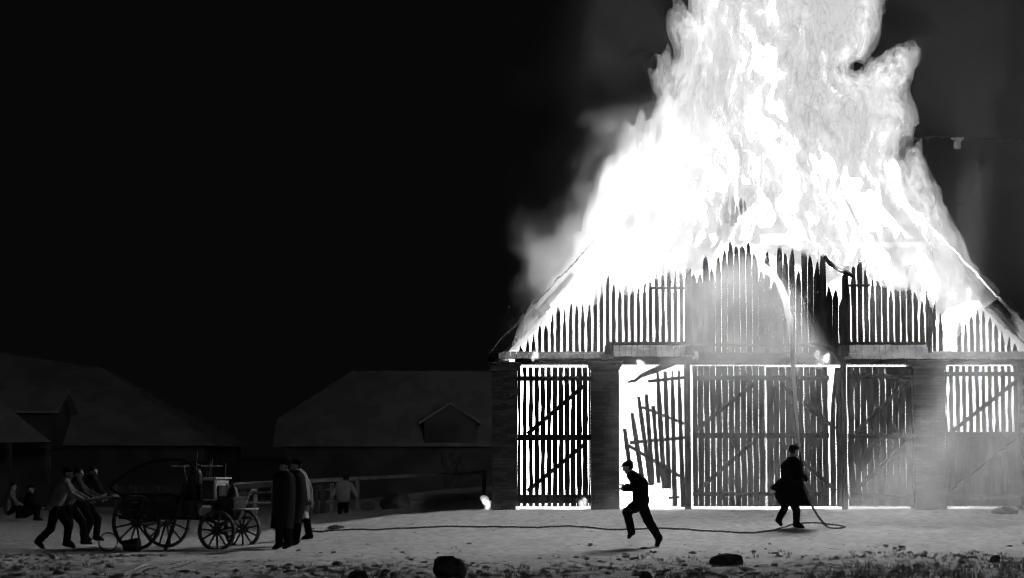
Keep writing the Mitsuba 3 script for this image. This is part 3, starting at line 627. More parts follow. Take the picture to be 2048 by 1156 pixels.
obj('clods', cat_(ms), 'm_grass', smooth=60, kind='stuff', label='dark clods of earth lying in the snow of the foreground')

# ------------------------------------------------------------------ people
def S(c, r): return m3.Manifold.sphere(r, 14).translate(list(map(float, c)))
def bone(p, rp, q, rq): return m3.Manifold.batch_hull([S(p, rp), S(q, rq)])
def ell(c, ax_, rr):
    M = np.zeros((3, 4)); M[:, :3] = np.array(ax_).T * np.array(rr); M[:, 3] = c
    return m3.Manifold.sphere(1.0, 18).transform(M)
def fuse(parts, h=.03, it=6):
    M = m3.Manifold.batch_boolean(parts, m3.OpType.Add).refine_to_length(h).to_mesh()
    m = trimesh.Trimesh(M.vert_properties[:, :3], M.tri_verts, process=True)
    if it: trimesh.smoothing.filter_taubin(m, iterations=it)
    return m
def folds(m, a=.011, seed=1):
    v = np.array(m.vertices); n = np.array(m.vertex_normals)
    d = (meshkit.fbm(v * (9, 9, 4) + seed, 3, seed) - .5) + .6 * (meshkit.fbm(v * (20, 20, 9) + seed, 2, seed + 1) - .5)
    m.vertices = v + n * (d * 2 * a)[:, None]; return m
unit = lambda v: np.asarray(v, float) / (np.linalg.norm(v) + 1e-12)
def hand(w, d, n, curl=.5, s=1.0):
    """Palm, four fingers and a thumb from the wrist w along d, palm facing n; the fingers curl by curl."""
    d = unit(d); n = unit(np.asarray(n, float) - d * np.dot(n, d)); t = np.cross(d, n); P = []
    k = [w + d * .085 * s + t * o * s for o in (.032, .011, -.011, -.03)]
    P.append(m3.Manifold.batch_hull([S(w + d * .01, .022 * s)] + [S(q, .013 * s) for q in k]))
    for q, l in zip(k, (.072, .08, .075, .058)):
        a = q; dirn = d
        for f, cu in ((.45, .5), (.3, 1.0), (.25, 1.3)):
            ang = curl * cu; dirn = unit(d * math.cos(ang) + n * math.sin(ang)); b_ = a + dirn * l * f * s
            P.append(bone(a, .0105 * s, b_, .009 * s)); a = b_
    a = w + d * .03 * s + t * .03 * s; b_ = a + unit(d * .7 + t * .6 + n * .3) * .045 * s; c_ = b_ + unit(d + n * (.2 + curl)) * .03 * s
    return P + [bone(a, .014 * s, b_, .011 * s), bone(b_, .011 * s, c_, .009 * s)]
def head(c, up, f, hat=None):
    up = unit(up); f = unit(np.asarray(f, float) - up * np.dot(f, up)); sd_ = np.cross(f, up)
    P = [ell(c + up * .025, (sd_, f, up), (.076, .097, .095)), m3.Manifold.batch_hull([S(c + f * .02 + up * .0, .062), S(c + f * .062 - up * .085, .026), S(c + f * .03 - up * .07 + sd_ * .035, .025), S(c + f * .03 - up * .07 - sd_ * .035, .025)]),
         m3.Manifold.batch_hull([S(c + f * .092 + up * .02, .009), S(c + f * .116 - up * .022, .012), S(c + f * .09 - up * .026, .016)]),      # nose
         bone(c + f * .082 + up * .035 + sd_ * .035, .014, c + f * .082 + up * .035 - sd_ * .035, .014),                                       # brow
         bone(c + f * .083 - up * .055 + sd_ * .016, .009, c + f * .083 - up * .055 - sd_ * .016, .009)]                                       # lips
    for s in (-1, 1): P.append(ell(c + sd_ * s * .078 - f * .005, (sd_, f, up), (.012, .022, .032)))
    return P, up, f, sd_
def person(label, Y, J, face, look=None, coat=None, cloth='m_cloth_dark', legs='m_cloth_dark', hat='cap', fat=1.0, group=None, grip=None, boots=True, extra=None, hat_m='m_cloth_black', sleeves=None):
    """A figure from its joints (pixel column, row, metres further away)."""
    k = thing('person', label, 'person', group)
    if not Y:
        lo_ = max(('toL', 'toR'), key=lambda n: J[n][1]); Y = ground_Y(J[lo_][0], J[lo_][1], .02) - J[lo_][2]
    G = {n: at(a, b, Y + c) for n, (a, b, c) in J.items()}
    up = unit(G['head'] - G['neck']) * .6 + V(0, 0, .4)
    H, up, f, sd_ = head(G['head'], up, face)
    W = fat; body, top, leg_, bt, bts = list(H), [], [], [], []
    mid = (G['neck'] + G['pelvis']) / 2
    acr = unit(G['shR'] - G['shL']); hacr = unit(G['hipR'] - G['hipL'])
    body.append(bone(G['neck'], .058, G['head'] - up * .05, .056))
    tor = [(G['neck'], .07), (G['shL'], .07), (G['shR'], .07), (G['chest'] + acr * .07, .115), (G['chest'] - acr * .07, .115)]
    low_ = [(G['chest'] + acr * .06, .11), (G['chest'] - acr * .06, .11), (G['pelvis'] + hacr * .065, .11), (G['pelvis'] - hacr * .065, .11)]
    def seg(L, add): return m3.Manifold.batch_hull([S(q, r_ * W + add) for q, r_ in L])
    for add, dst in ((0, body), (.022, top)):
        dst += [seg(tor, add), seg(low_, add)]
        for s in 'LR':
            dst += [bone(G['sh' + s], .06 * W + add, G['el' + s], .046 * W + add), bone(G['el' + s], .046 * W + add, G['wr' + s] + (0 if not add else 0) * acr, .03 * W + add * .8)]
    for add, dst in ((0, body), (.024, leg_)):
        dst.append(m3.Manifold.batch_hull([S(G['pelvis'], .115 * W + add), S(G['hipL'], .09 * W + add), S(G['hipR'], .09 * W + add)]))
        for s in 'LR':
            dst += [bone(G['hip' + s], .088 * W + add, G['kn' + s], .06 * W + add), bone(G['kn' + s], .06 * W + add, G['an' + s], .042 * W + add * 1.2)]
    for s in 'LR':
        sole = G['to' + s] - G['an' + s]
        for add, dst in ((0, body), (.014, bt)):
            dst.append(m3.Manifold.batch_hull([S(G['an' + s] - V(0, 0, .03) - unit(sole) * .035, .038 + add), S(G['an' + s] + V(0, 0, .02), .042 + add), S(G['to' + s] - unit(sole) * .05, .034 + add), S(G['to' + s], .022 + add)]))
            if add: bts.append([dst.pop(), bone(G['an' + s], .058, G['an' + s] + (G['kn' + s] - G['an' + s]) * .55, .068)])
        w = G['wr' + s]; dd = unit(w - G['el' + s])
        if grip and s in grip: dd = unit(np.asarray(grip[s], float))
        body += hand(w, dd, V(0, 0, -1) if abs(dd[2]) < .8 else V(-.3, .9, 0), .95 if grip and s in grip else .45)
    scene[k + '__body'] = mikit.ply(fuse(body, .022, 4), 'm_skin', smooth=True)
    obj('jacket', folds(fuse(top, .025, 5), .013, len(k)), sleeves or cloth, k, smooth=True)
    obj('trousers', folds(fuse(leg_, .025, 5), .012, len(k) + 3), legs, k, smooth=True)
    for b_ in bts: obj('boot', fuse(b_, .03, 4), 'm_leather', k, smooth=True)
    for s in (-1, 1): obj('eye', trimesh.creation.icosphere(1, .011).apply_translation(G['head'] + f * .09 + up * .012 + sd_ * s * .032), 'm_eye', k)
    c = G['head']
    if hat: obj('hair', fuse([ell(c + up * .02 - f * .022, (sd_, f, up), (.083, .092, .088)) - m3.Manifold.batch_hull([S(c + f * .12 - up * .03, .085), S(c + f * .2 - up * .05, .1)])], .025, 2), 'm_hair', k, smooth=True)
    if hat == 'cap':
        obj('cap', fuse([ell(c + up * .07 - f * .012, (sd_, f, up), (.094, .115, .062)), m3.Manifold.batch_hull([ell(c + up * .062 + f * .075, (sd_, f, up), (.07, .035, .012)), ell(c + up * .045 + f * .15, (sd_, f, up), (.05, .02, .006))])], .025, 3), hat_m, k, smooth=True)
    elif hat == 'peak':      # firefighter's cap with long peak
        obj('cap', fuse([ell(c + up * .075, (sd_, f, up), (.1, .115, .06)), m3.Manifold.batch_hull([ell(c + up * .07 + f * .09, (sd_, f, up), (.06, .02, .012)), ell(c + up * .095 + f * .2, (sd_, f, up), (.045, .02, .008))])], .025, 3), hat_m, k, smooth=True)
    elif hat == 'brim':
        obj('hat', fuse([ell(c + up * .05, (sd_, f, up), (.17, .185, .014)), ell(c + up * .095, (sd_, f, up), (.088, .1, .075))], .025, 3), hat_m, k, smooth=True)
    else:
        obj('hair', fuse([ell(c + up * .045 - f * .018, (sd_, f, up), (.085, .1, .092)) - m3.Manifold.batch_hull([S(c + f * .12 - up * .03, .075), S(c + f * .2 - up * .05, .09)])], .02, 2), 'm_hair', k, smooth=True)
    if coat:
        mm, rings = coat[0], coat[1]
        C, n = [], 20
        for i, (pl, pr_, py, dd, dz) in enumerate(rings):
            a, b = at(pl, py, Y + dz), at(pr_, py, Y + dz); c_ = (a + b) / 2; rx = (b[0] - a[0]) / 2; g_ = np.arange(n) * 2 * np.pi / n
            wv_ = 1 + (.05 * np.sin(5 * g_ + i * .3) + .03 * np.sin(9 * g_ + 1)) * i / max(1, len(rings) - 1)
            C.append(np.stack([c_[0] + rx * np.cos(g_) * wv_, c_[1] + dd * np.sin(g_) * wv_, np.full(n, c_[2]) + .012 * np.sin(4 * g_) * i / len(rings) + (b[2] - a[2]) / 2 * np.cos(g_)], 1))
        C = np.array(C); m = len(C); v = C.reshape(-1, 3)
        i, j = np.meshgrid(np.arange(m - 1), np.arange(n), indexing='ij'); A = (i * n + j).ravel(); B = (i * n + (j + 1) % n).ravel()
        fcs = np.vstack([np.stack([A, A + n, B], 1), np.stack([B, A + n, B + n], 1)])
        inn = v.copy(); cen = C.mean(1).repeat(n, 0); inn = cen + (inn - cen) * .93; inn[:, 2] = v[:, 2]      # lining
        e = len(v); cap_ = []
        for row in (0, m - 1):
            for q in range(n):
                a_, b_ = row * n + q, row * n + (q + 1) % n
                cap_ += [(a_, b_, e + b_), (a_, e + b_, e + a_)]
        obj(coat[2], trimesh.Trimesh(np.vstack([v, inn]), np.vstack([fcs, fcs[:, ::-1] + e, cap_]), process=False), mm, k, smooth=True)
    if extra: extra(k, G)
    return k, G

# the man with the hose: long coat blown back, walking right, face towards the fire
JH = dict(head=(1587, 902, 0), neck=(1582, 921, 0), chest=(1578, 948, 0), pelvis=(1576, 985, 0), shL=(1570, 932, -.17), shR=(1592, 932, .12), elL=(1588, 960, -.2), wrL=(1606, 952, -.12), elR=(1610, 958, .12), wrR=(1604, 946, .05),
          hipL=(1571, 990, -.09), hipR=(1581, 990, .09), knL=(1570, 1016, -.09), anL=(1557, 1040, -.1), toL=(1562, 1049, -.1), knR=(1593, 1021, .09), anR=(1593, 1048, .09), toR=(1607, 1056, .04))
kh, GH = person('person in a long black coat carrying the hose, coat tail blown back', 42.0, JH, (.7, .45, -.1), cloth='m_cloth_black', legs='m_cloth_black', hat='peak', fat=.94,
       coat=('m_cloth_black', [(1575, 1594, 914, .12, 0), (1569, 1601, 924, .17, 0), (1566, 1606, 944, .2, 0), (1563, 1608, 960, .2, 0), (1555, 1611, 976, .24, 0), (1549, 1615, 991, .29, 0), (1560, 1621, 1010, .33, 0)], 'coat'), grip={'L': (.5, .3, .8), 'R': (.5, .3, .8)})
# coat tail
a, b, c = at(1556, 958, 42.05), at(1543, 976, 42.10), at(1566, 996, 42.05)
obj('coat_tail', hull([at(1562, 955, 41.95), at(1562, 955, 42.15), at(1541, 974, 42.00), at(1541, 977, 42.10), at(1552, 983, 41.90), at(1580, 1002, 41.90), at(1580, 1002, 42.20), at(1590, 975, 42.05)]), 'm_cloth_black', kh)

# the running man
JR = dict(head=(1256, 935, 0), neck=(1264, 950, 0), chest=(1281, 968, 0), pelvis=(1281, 1004, 0), shL=(1270, 957, -.17), shR=(1270, 957, .17), elL=(1272, 978, -.25), wrL=(1253, 972, -.2), elR=(1266, 976, .24), wrR=(1247, 977, .15),
          hipL=(1278, 1008, -.09), hipR=(1283, 1008, .09), knL=(1254, 1024, -.1), anL=(1264, 1062, -.1), toL=(1262, 1080, -.1), knR=(1297, 1042, .1), anR=(1320, 1078, .1), toR=(1321, 1093, .1))
JR['anL'], JR['toL'] = (1263, 1064, -.1), (1258, 1074, -.1); JR['anR'], JR['toR'] = (1318, 1076, .1), (1314, 1092, .1)
person('person in dark clothes running left past the open barn doorway', 39.1, JR, (-1, .15, -.05), cloth='m_cloth_black', legs='m_cloth_black', hat='cap', fat=1.12)

# the three pushing the fire engine
J1 = dict(head=(136, 947, 0), neck=(131, 960, 0), chest=(126, 977, 0), pelvis=(108, 1012, 0), shL=(132, 967, -.18), shR=(132, 967, .18), elL=(142, 988, -.22), wrL=(168, 1000, -.15), elR=(148, 985, .2), wrR=(176, 999, .15),
          hipL=(110, 1018, -.09), hipR=(116, 1017, .09), knL=(102, 1057, -.1), anL=(76, 1083, -.1), toL=(86, 1096, -.1), knR=(137, 1050, .1), anR=(133, 1086, .1), toR=(148, 1093, .1))
person('leftmost person pushing the fire engine, grey jacket, leaning hard into the bar', 0, J1, (1, -.05, -.1), cloth='m_cloth_grey', legs='m_cloth_black', hat='cap', group='people pushing the fire engine', grip={'L': (1, .1, 0), 'R': (1, .1, 0)})
J2 = {n: (a + 24, b - 3, c) for n, (a, b, c) in J1.items()}
J2.update(head=(157, 948, 0), neck=(153, 961, 0), wrL=(194, 998, -.12), wrR=(200, 996, .12), knL=(139, 1050, -.1), anL=(134, 1082, -.1), toL=(145, 1088, -.1), knR=(166, 1046, .1), anR=(168, 1082, .1), toR=(182, 1087, .1))
person('person in a dark jacket, middle of the three pushing the fire engine', 0, J2, (1, -.2, -.05), cloth='m_cloth_mid', legs='m_cloth_black', hat=None, group='people pushing the fire engine', grip={'L': (1, .1, 0), 'R': (1, .1, 0)})
J3 = {n: (a + 55, b - 9, c) for n, (a, b, c) in J1.items()}
J3.update(head=(186, 945, 0), neck=(181, 957, 0), wrL=(219, 991, -.12), wrR=(224, 989, .12), knL=(182, 1042, -.1), anL=(170, 1072, -.1), toL=(181, 1080, -.1), knR=(196, 1038, .1), anR=(192, 1074, .1), toR=(205, 1080, .1))
person('bareheaded person with lit face, farthest of the three pushing the fire engine', 0, J3, (1, -.5, 0), cloth='m_cloth_dark', legs='m_cloth_black', hat=None, group='people pushing the fire engine', grip={'L': (1, .1, 0), 'R': (1, .1, 0)})

# the three men walking behind the engine
JA = dict(head=(571, 933, 0), neck=(571, 948, 0), chest=(567, 968, 0), pelvis=(565, 1006, 0), shL=(555, 957, -.1), shR=(582, 957, .1), elL=(552, 985, -.12), wrL=(551, 1010, -.1), elR=(585, 985, .12), wrR=(584, 1010, .05),
          hipL=(559, 1010, -.06), hipR=(571, 1010, .06), knL=(559, 1050, -.06), anL=(559, 1088, -.06), toL=(548, 1096, -.08), knR=(573, 1050, .06), anR=(576, 1088, .06), toR=(568, 1095, .0))
person('nearest of three walking people, in an ankle-length dark coat and cap', 0, JA, (-1, -.4, -.15), cloth='m_cloth_dark', legs='m_cloth_black', hat='cap', fat=1.1,
       coat=('m_cloth_dark', [(563, 579, 944, .1, 0), (552, 586, 953, .18, 0), (548, 589, 975, .22, 0), (546, 589, 1000, .22, 0), (543, 588, 1030, .24, 0), (541, 586, 1056, .25, 0)], 'coat'), group='people walking behind the fire engine')
JB = {n: (a + 22, b - 1, c) for n, (a, b, c) in JA.items()}
JB.update(anL=(577, 1083, -.06), toL=(566, 1090, -.08), anR=(592, 1082, .06), toR=(584, 1089, 0), elR=(607, 985, .1), wrR=(612, 1008, .05), shR=(602, 956, .1))
person('person in a dark knee-length coat half hidden behind the nearest coated one', 0, JB, (-1, -.2, -.1), cloth='m_cloth_dark', legs='m_cloth_black', hat='cap', fat=1.05,
       coat=('m_cloth_dark', [(585, 599, 944, .1, 0), (574, 607, 953, .17, 0), (573, 611, 975, .2, 0), (573, 613, 1000, .2, 0), (572, 606, 1030, .2, 0), (571, 600, 1046, .2, 0)], 'coat'), group='people walking behind the fire engine')
JC = dict(head=(592, 931, 0), neck=(597, 944, 0), chest=(603, 962, 0), pelvis=(608, 1000, 0), shL=(596, 952, -.18), shR=(606, 951, .18), elL=(603, 976, -.22), wrL=(604, 1000, -.2), elR=(619, 978, .2), wrR=(622, 1002, .2),
          hipL=(606, 1004, -.08), hipR=(611, 1004, .08), knL=(600, 1037, -.08), anL=(588, 1064, -.08), toL=(578, 1072, -.08), knR=(613, 1040, .08), anR=(619, 1071, .08), toR=(606, 1077, .08))
person('farthest of three walking people, in pale apron and grey jacket, one leg back', 0, JC, (-1, -.1, -.3), cloth='m_cloth_grey', legs='m_cloth_black', hat='cap', fat=1.0,
       coat=('m_cloth_pale', [(600, 614, 1000, .13, 0), (598, 616, 1015, .15, 0), (598, 618, 1036, .17, 0)], 'apron'), group='people walking behind the fire engine')

# the man in the white shirt behind the fence, back towards the camera
JW = dict(head=(692, 960, .12), neck=(690, 967, .03), chest=(687, 977, 0), pelvis=(686, 997, 0), shL=(678, 970, 0), shR=(700, 970, 0), elL=(671, 981, 0), wrL=(664, 992, -.05), elR=(706, 979, 0), wrR=(712, 992, -.05),
          hipL=(683, 999, 0), hipR=(690, 999, 0), knL=(681, 1012, .1), anL=(680, 1023, 0), toL=(679, 1027, -.12), knR=(692, 1012, .1), anR=(692, 1023, 0), toR=(693, 1027, -.12))
person('stooping person in a white smock behind the fence, arms held away from the body', 0, JW, (.2, 1, -.6), cloth='m_cloth_pale', legs='m_cloth_black', hat=None,
       coat=('m_cloth_pale', [(680, 699, 968, .15, 0), (677, 699, 978, .17, 0), (675, 698, 990, .18, 0), (676, 697, 1003, .19, 0)], 'smock'))
# figures crouching at the left edge
def crouch(label, x_, y_, flip, **kw):
    J = dict(head=(0, -62, 0), neck=(-2, -52, 0), chest=(-4, -40, 0), pelvis=(-10, -14, 0), shL=(-3, -46, -.18), shR=(-3, -46, .18), elL=(6, -30, -.2), wrL=(18, -26, -.1), elR=(6, -30, .2), wrR=(18, -26, .1),
             hipL=(-9, -13, -.08), hipR=(-9, -13, .08), knL=(14, -26, -.1), anL=(12, -4, -.1), toL=(22, 0, -.1), knR=(14, -24, .1), anR=(10, -4, .1), toR=(20, 0, .1))
    person(label, 0, {n: (x_ + flip * a, y_ + b, c) for n, (a, b, c) in J.items()}, (flip, -.3, -.1), **kw)
crouch('person in a light shirt sitting on the ground at the far left edge', 26, 1036, 1, cloth='m_cloth_grey', legs='m_cloth_black', hat=None)
crouch('dark person crouching just left of those who push the engine', 62, 1040, 1, cloth='m_cloth_black', legs='m_cloth_black', hat='cap')

# ------------------------------------------------------------------ the fire engine
eng = thing('fire_engine', 'old four-wheeled hand pump fire engine with spoked wheels and a curved suction hose', 'fire engine')
O = at(272, 1097, 40.0); O[2] = GZ(O[0], O[1]); U = unit(V(1.68, -.6, 0)); Lt = unit(V(.6, 1.68, 0))
C_ = lambda u, v, z: O + U * u + Lt * v + V(0, 0, z)
def wheel(u, v, r, n):
    i = COUNT.get('wheel', 0); COUNT['wheel'] = i + 1
    k = f'{eng}__wheel' + (f'_{i:03d}' if i else ''); c = C_(u, v, r + .0)
    g = np.linspace(0, 2 * np.pi, 41); prof_ = ((r, -.035), (r, .035), (r - .055, .03), (r - .055, -.03))
    vv = np.array([[c + (U * math.cos(a) + V(0, 0, 1) * math.sin(a)) * q[0] + Lt * q[1] for q in prof_] for a in g[:-1]]).reshape(-1, 3); f_ = []
    for a in range(40):
        for q in range(4): A, B, D_, E_ = a * 4 + q, a * 4 + (q + 1) % 4, ((a + 1) % 40) * 4 + (q + 1) % 4, ((a + 1) % 40) * 4 + q; f_ += [(A, B, D_), (A, D_, E_)]
    scene[k] = mikit.ply(trimesh.Trimesh(vv, f_, process=False), 'm_iron', smooth=35)
    obj('hub', tube([c + Lt * t for t in (-.13, -.12, -.04, .04, .12, .13)], [.045, .06, .085, .085, .06, .045], 12), 'm_wood', k, smooth=40)
    for a in range(n):
        t = a * 2 * np.pi / n + .2; d = U * math.cos(t) + V(0, 0, 1) * math.sin(t)
        obj('spoke', tube([c + d * .07, c + d * r * .5, c + d * (r - .05)], [.026, .018, .02], 6), 'm_wood', k, smooth=60)
TW = 1.2
wheel(0, 0, .54, 12); wheel(0, TW, .54, 12); wheel(1.78, 0.02, .40, 11); wheel(1.78, TW - .1, .40, 11)
ub = lambda u0, u1, v0, v1, z0, z1, b=.012: [m.apply_transform(np.array([[U[0], Lt[0], 0, O[0]], [U[1], Lt[1], 0, O[1]], [0, 0, 1, O[2]], [0, 0, 0, 1]])) for m in [bevel_box(u0, u1, v0, v1, z0, z1, b)]][0]
ut = lambda P, r_, n=8: tube([C_(*q) for q in P], r_, n)
obj('axle', ut([(0, -.02, .54), (0, TW + .02, .54)], .04), 'm_iron', eng, smooth=40)
obj('axle', ut([(1.78, .0, .4), (1.78, TW - .1, .4)], .035), 'm_iron', eng, smooth=40)
ci = f'{eng}__cistern'
for i, z in enumerate(np.arange(.66, 1.08, .14)):
    obj('board', ub(-.42, .68, .16, .19, z, z + .134), 'm_wood', ci); obj('board', ub(-.42, .68, 1.01, 1.04, z, z + .134), 'm_wood', ci)
    obj('board', ub(-.45, -.42, .16, 1.04, z, z + .134), 'm_wood', ci); obj('board', ub(.68, .71, .16, 1.04, z, z + .134), 'm_wood', ci)
obj('floor', ub(-.42, .68, .19, 1.01, .62, .66), 'm_wood', ci); obj('rim', ub(-.47, .73, .13, .2, 1.082, 1.12), 'm_iron', ci)
obj('frame', ub(-.55, 2.1, .24, .32, .86 - .26, .66), 'm_wood', eng); obj('frame', ub(-.55, 2.1, .88, .96, .6, .66), 'm_wood', eng)
obj('deck', ub(.715, 1.72, .2, 1.0, .93, .985), 'm_wood', eng)
for u in (.9, 1.5): obj('deck_support', ub(u, u + .08, .3, .9, .662, .928), 'm_wood', eng)
pu = f'{eng}__pump'
scene[pu] = mikit.ply(cat_([ut([(.98, .6, .985), (.98, .6, 1.3), (.98, .6, 1.48), (.98, .6, 1.58), (.98, .6, 1.63)], [.13, .13, .14, .11, .03], 14), ut([(.98, .6, 1.63), (.98, .6, 1.72)], .03, 8)]), 'm_iron', smooth=45)
for u in (.78, 1.2):
    obj('cylinder', ut([(u, .6, .985), (u, .6, 1.32), (u, .6, 1.33)], [.075, .075, .05], 12), 'm_iron', pu, smooth=45)
    obj('piston_rod', ut([(u, .6, 1.33), (u + (.04 if u > 1 else -.07), .6, 1.66)], .014, 6), 'm_iron', pu, smooth=45)
obj('rocker_beam', ut([(.62, .6, 1.69), (.98, .6, 1.73), (1.34, .6, 1.68)], .03, 6), 'm_iron', pu, smooth=45)
for u, l in ((.62, .25), (1.34, .3)): obj('handle', ut([(u, .6 - l * 1.5, 1.66), (u, .6 + l * 1.5, 1.66)], .02, 6), 'm_wood', pu, smooth=45)
for u, v_, t in ((1.12, .35, 1.95), (1.22, .8, 1.8), (1.36, .45, 1.74), (1.5, .85, 1.72)): obj('upright_rod', ut([(u, v_, .985), (u + .02, v_, t)], .012, 5), 'm_iron', eng, smooth=45)
P = spline([at(228, 966, 40.3), at(250, 950, 40.3), at(280, 933, 40.25), at(312, 922, 40.2), at(350, 919, 40.2), at(378, 925, 40.15), at(388, 945, 40.1)], 30)
obj('suction_hose', tube(P, .032, 8), 'm_hose', eng, smooth=60)
obj('suction_hose_end', tube(spline([at(228, 966, 40.3), at(222, 974, 40.3), at(232, 984, 40.3), C_(-.3, .5, 1.0)], 14), .034, 8), 'm_hose', eng, smooth=60)
obj('push_bar', tube([at(176, 1001, 40.2), at(200, 998, 40.4), at(225, 994, 40.5), C_(-.44, .55, .95)], .026, 7), 'm_wood', eng, smooth=45)
obj('push_bar', tube([at(172, 1003, 39.9), at(174, 1001, 40.2), at(212, 989, 42.3)], .024, 7), 'm_wood', eng, smooth=45)
obj('stand_leg', tube([at(367, 985, 39.8), at(350, 1040, 39.7), at(329, 1104, 39.6)], .036, 7), 'm_wood', eng, smooth=45)
obj('stand_leg', tube([at(386, 1000, 39.75), at(396, 1030, 39.7), at(404, 1050, 39.7)], .024, 7), 'm_wood', eng, smooth=45)
se = f'{eng}__seat'
scene[se] = mikit.ply(ub(1.66, 2.02, .25, .85, 1.0, 1.06), 'm_wood')
obj('seat_box', ub(1.70, 2.0, .3, .8, .662, .998), 'm_wood', se); obj('backrest', ub(1.64, 1.68, .28, .82, 1.062, 1.28), 'm_wood', se)
obj('bell', ut([(1.92, .4, 1.06), (1.92, .4, 1.1), (1.92, .4, 1.2), (1.92, .4, 1.26), (1.92, .4, 1.28), (1.92, .4, 1.36)], [.13, .12, .1, .06, .02, .012], 12), 'm_iron', eng, smooth=45)
obj('tow_bar', ut([(2.0, .55, .6), (2.14, .55, .95), (2.3, .5, 1.2)], .028, 6), 'm_fence', eng, smooth=45)
obj('footboard', ub(2.0, 2.28, .25, .85, .8, .83), 'm_fence', eng)
# spring leaves over the front axle
obj('leaf_spring', ut([(1.48, .12, .62), (1.78, .12, .52), (2.08, .12, .62)], .03, 6), 'm_iron', eng, smooth=45)
# the white cabinet standing on the deck
cb = thing('cabinet', 'small white cupboard with panelled end and overhanging lid on the engine deck', 'cabinet')
obj('carcass', ub(1.36, 1.62, .2, .78, .987, 1.4, .006), 'm_white_paint', cb); obj('lid', ub(1.31, 1.68, .15, .83, 1.402, 1.44, .006), 'm_white_paint', cb)
obj('front_shade_panel', ub(1.375, 1.605, .185, .199, 1.01, 1.38, .003), 'm_wood', cb)  # dark sheet added on the white front: the shade there, put in as colour
for v0, v1, z0, z1 in ((.21, .27, 1.0, 1.39), (.71, .77, 1.0, 1.39), (.272, .708, 1.0, 1.06), (.272, .708, 1.33, 1.39)): obj('panel_frame', ub(1.621, 1.64, v0, v1, z0, z1, .004), 'm_white_paint', cb)
# clutter beside the rear wheel
q = at(216, 1097, 39.5); z = GZ(q[0], q[1])
hp = np.linspace(0, 2 * np.pi, 30); obj('hoop', tube([V(q[0] + .17 * math.cos(a), q[1] + .06 * math.cos(a), z + .18 + .18 * math.sin(a)) for a in hp], .012, 6, False), 'm_iron', label='thin iron hoop leaning on the ground left of the rear engine wheel', cat='hoop', smooth=60)
q = at(262, 1106, 38.9); z = GZ(q[0], q[1])
bk = thing('bucket', 'dark bucket lying in front of the rear engine wheel', 'bucket')
obj('pail', tube([V(q[0] - .14, q[1], z + .12), V(q[0] - .135, q[1], z + .12), V(q[0] + .16, q[1] - .05, z + .14)], [.02, .10, .135], 14), 'm_iron', bk, smooth=45)
obj('handle', tube([V(q[0] + .16, q[1] - .05 + .13 * math.cos(a), z + .14 + .13 * math.sin(a) + .0) for a in np.linspace(0, np.pi, 9)], .006, 5), 'm_iron', bk, smooth=45)

# ------------------------------------------------------------------ hose, nozzle and jet
pts = [(628, 1058), (700, 1061), (760, 1061), (840, 1057), (920, 1055), (1000, 1055), (1060, 1056), (1120, 1054), (1200, 1059), (1290, 1059), (1400, 1063), (1490, 1067), (1540, 1063), (1575, 1054), (1612, 1047), (1655, 1050), (1690, 1055), (1672, 1059), (1655, 1055)]
G_ = [V(*(lambda Yg: (at(a, b, Yg)[0], Yg, 0))(ground_Y(a, b))) for a, b in pts]
P = spline(G_, 160); P[:, 2] = [GZ(a, b) + .006 for a, b in P[:, :2]]
up_ = spline([P[-1], at(1638, 1035, 42.10), at(1622, 1008, 41.90), at(1612, 985, 41.85), at(1607, 962, 41.85)], 26)
obj('fire_hose', tube(np.vstack([P, up_[1:]]), .022, 8), 'm_fire_hose', label='dark fire hose snaking across the yard and up to the person in the long coat', cat='hose', smooth=60)
NZ0, NZ1 = at(1607, 962, 41.85), at(1600, 905, 41.95)
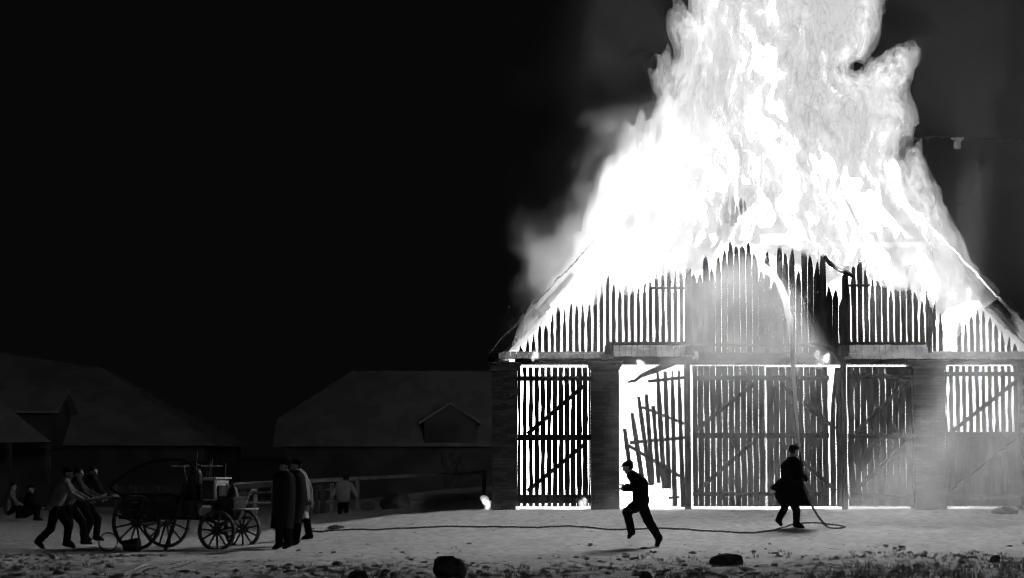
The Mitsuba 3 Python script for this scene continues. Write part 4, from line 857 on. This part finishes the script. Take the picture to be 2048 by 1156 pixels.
obj('nozzle', tube([NZ0, NZ0 + (NZ1 - NZ0) * .2, NZ0 + (NZ1 - NZ0) * .9, NZ1], [.03, .026, .016, .018], 8), 'm_iron', label='metal hose nozzle held upright by the person in the long coat', cat='nozzle', smooth=40)
scene['m_water'] = {'type': 'blendbsdf', 'weight': .3, 'a': {'type': 'null'}, 'b': matte(.9)}
P = spline([NZ1, at(1592, 820, 42.8), at(1587, 740, 43.8), at(1583, 670, 44.6), at(1574, 612, 45.4), at(1560, 572, 45.9), at(1540, 545, 46.2), at(1524, 534, 46.3)], 60)
tt = np.linspace(0, 1, 60); ms = []
for i in range(5):
    w = (.012 + .075 * tt ** 1.6)[:, None] * np.stack([np.sin(7 * tt + i * 1.7 + np.sin(23 * tt + i)), np.cos(6 * tt + i * 2.1), np.sin(9 * tt + 2 * i)], 1) * (.0 if i == 0 else 1)
    ms.append(tube(P + w, (.018 + .07 * tt ** 1.4) * (1 if i == 0 else .6) * (1 + .18 * np.sin(40 * tt + i * 3)), 8))
dr_ = []
for i in range(240):
    t = rng.uniform(.25, 1) ** .8; c = P[int(t * 59)] + rng.normal(0, .05 + .35 * t ** 3, 3) + V(0, 0, -rng.exponential(.25) * t ** 2); m = trimesh.creation.icosphere(0, rng.uniform(.006, .013)); m.vertices = np.array(m.vertices) * (1, 1, 2.5) + c; dr_.append(m)
jet = obj('water_jet', cat_(ms), 'm_water', smooth=60, kind='stuff', label='pale jet of water arching up from the nozzle against the gable', cat='water')
obj('drops', cat_(dr_), 'm_water', jet, kind='stuff')

# overhead wire with a small fitting on it, right of the fire
w_ = spline([at(1640, 262, 66), at(1880, 276, 66), at(2150, 280, 66)], 12)
ww = obj('overhead_wire', tube(w_, .009, 5), 'm_wire', label='thin overhead wire in the sky right of the fire', cat='wire')
c = at(1914, 277, 66)
lk = thing('wire_bracket', 'small pale T-shaped fitting on the overhead wire right of the fire', 'bracket')
obj('crossbar', bevel_box(c[0] - .2, c[0] + .2, 65.95, 66.05, c[2] - .06, c[2] + .03), 'm_fence', lk); obj('stem', bevel_box(c[0] - .11, c[0] + .11, 65.95, 66.05, c[2] - .36, c[2] - .062), 'm_fence', lk)
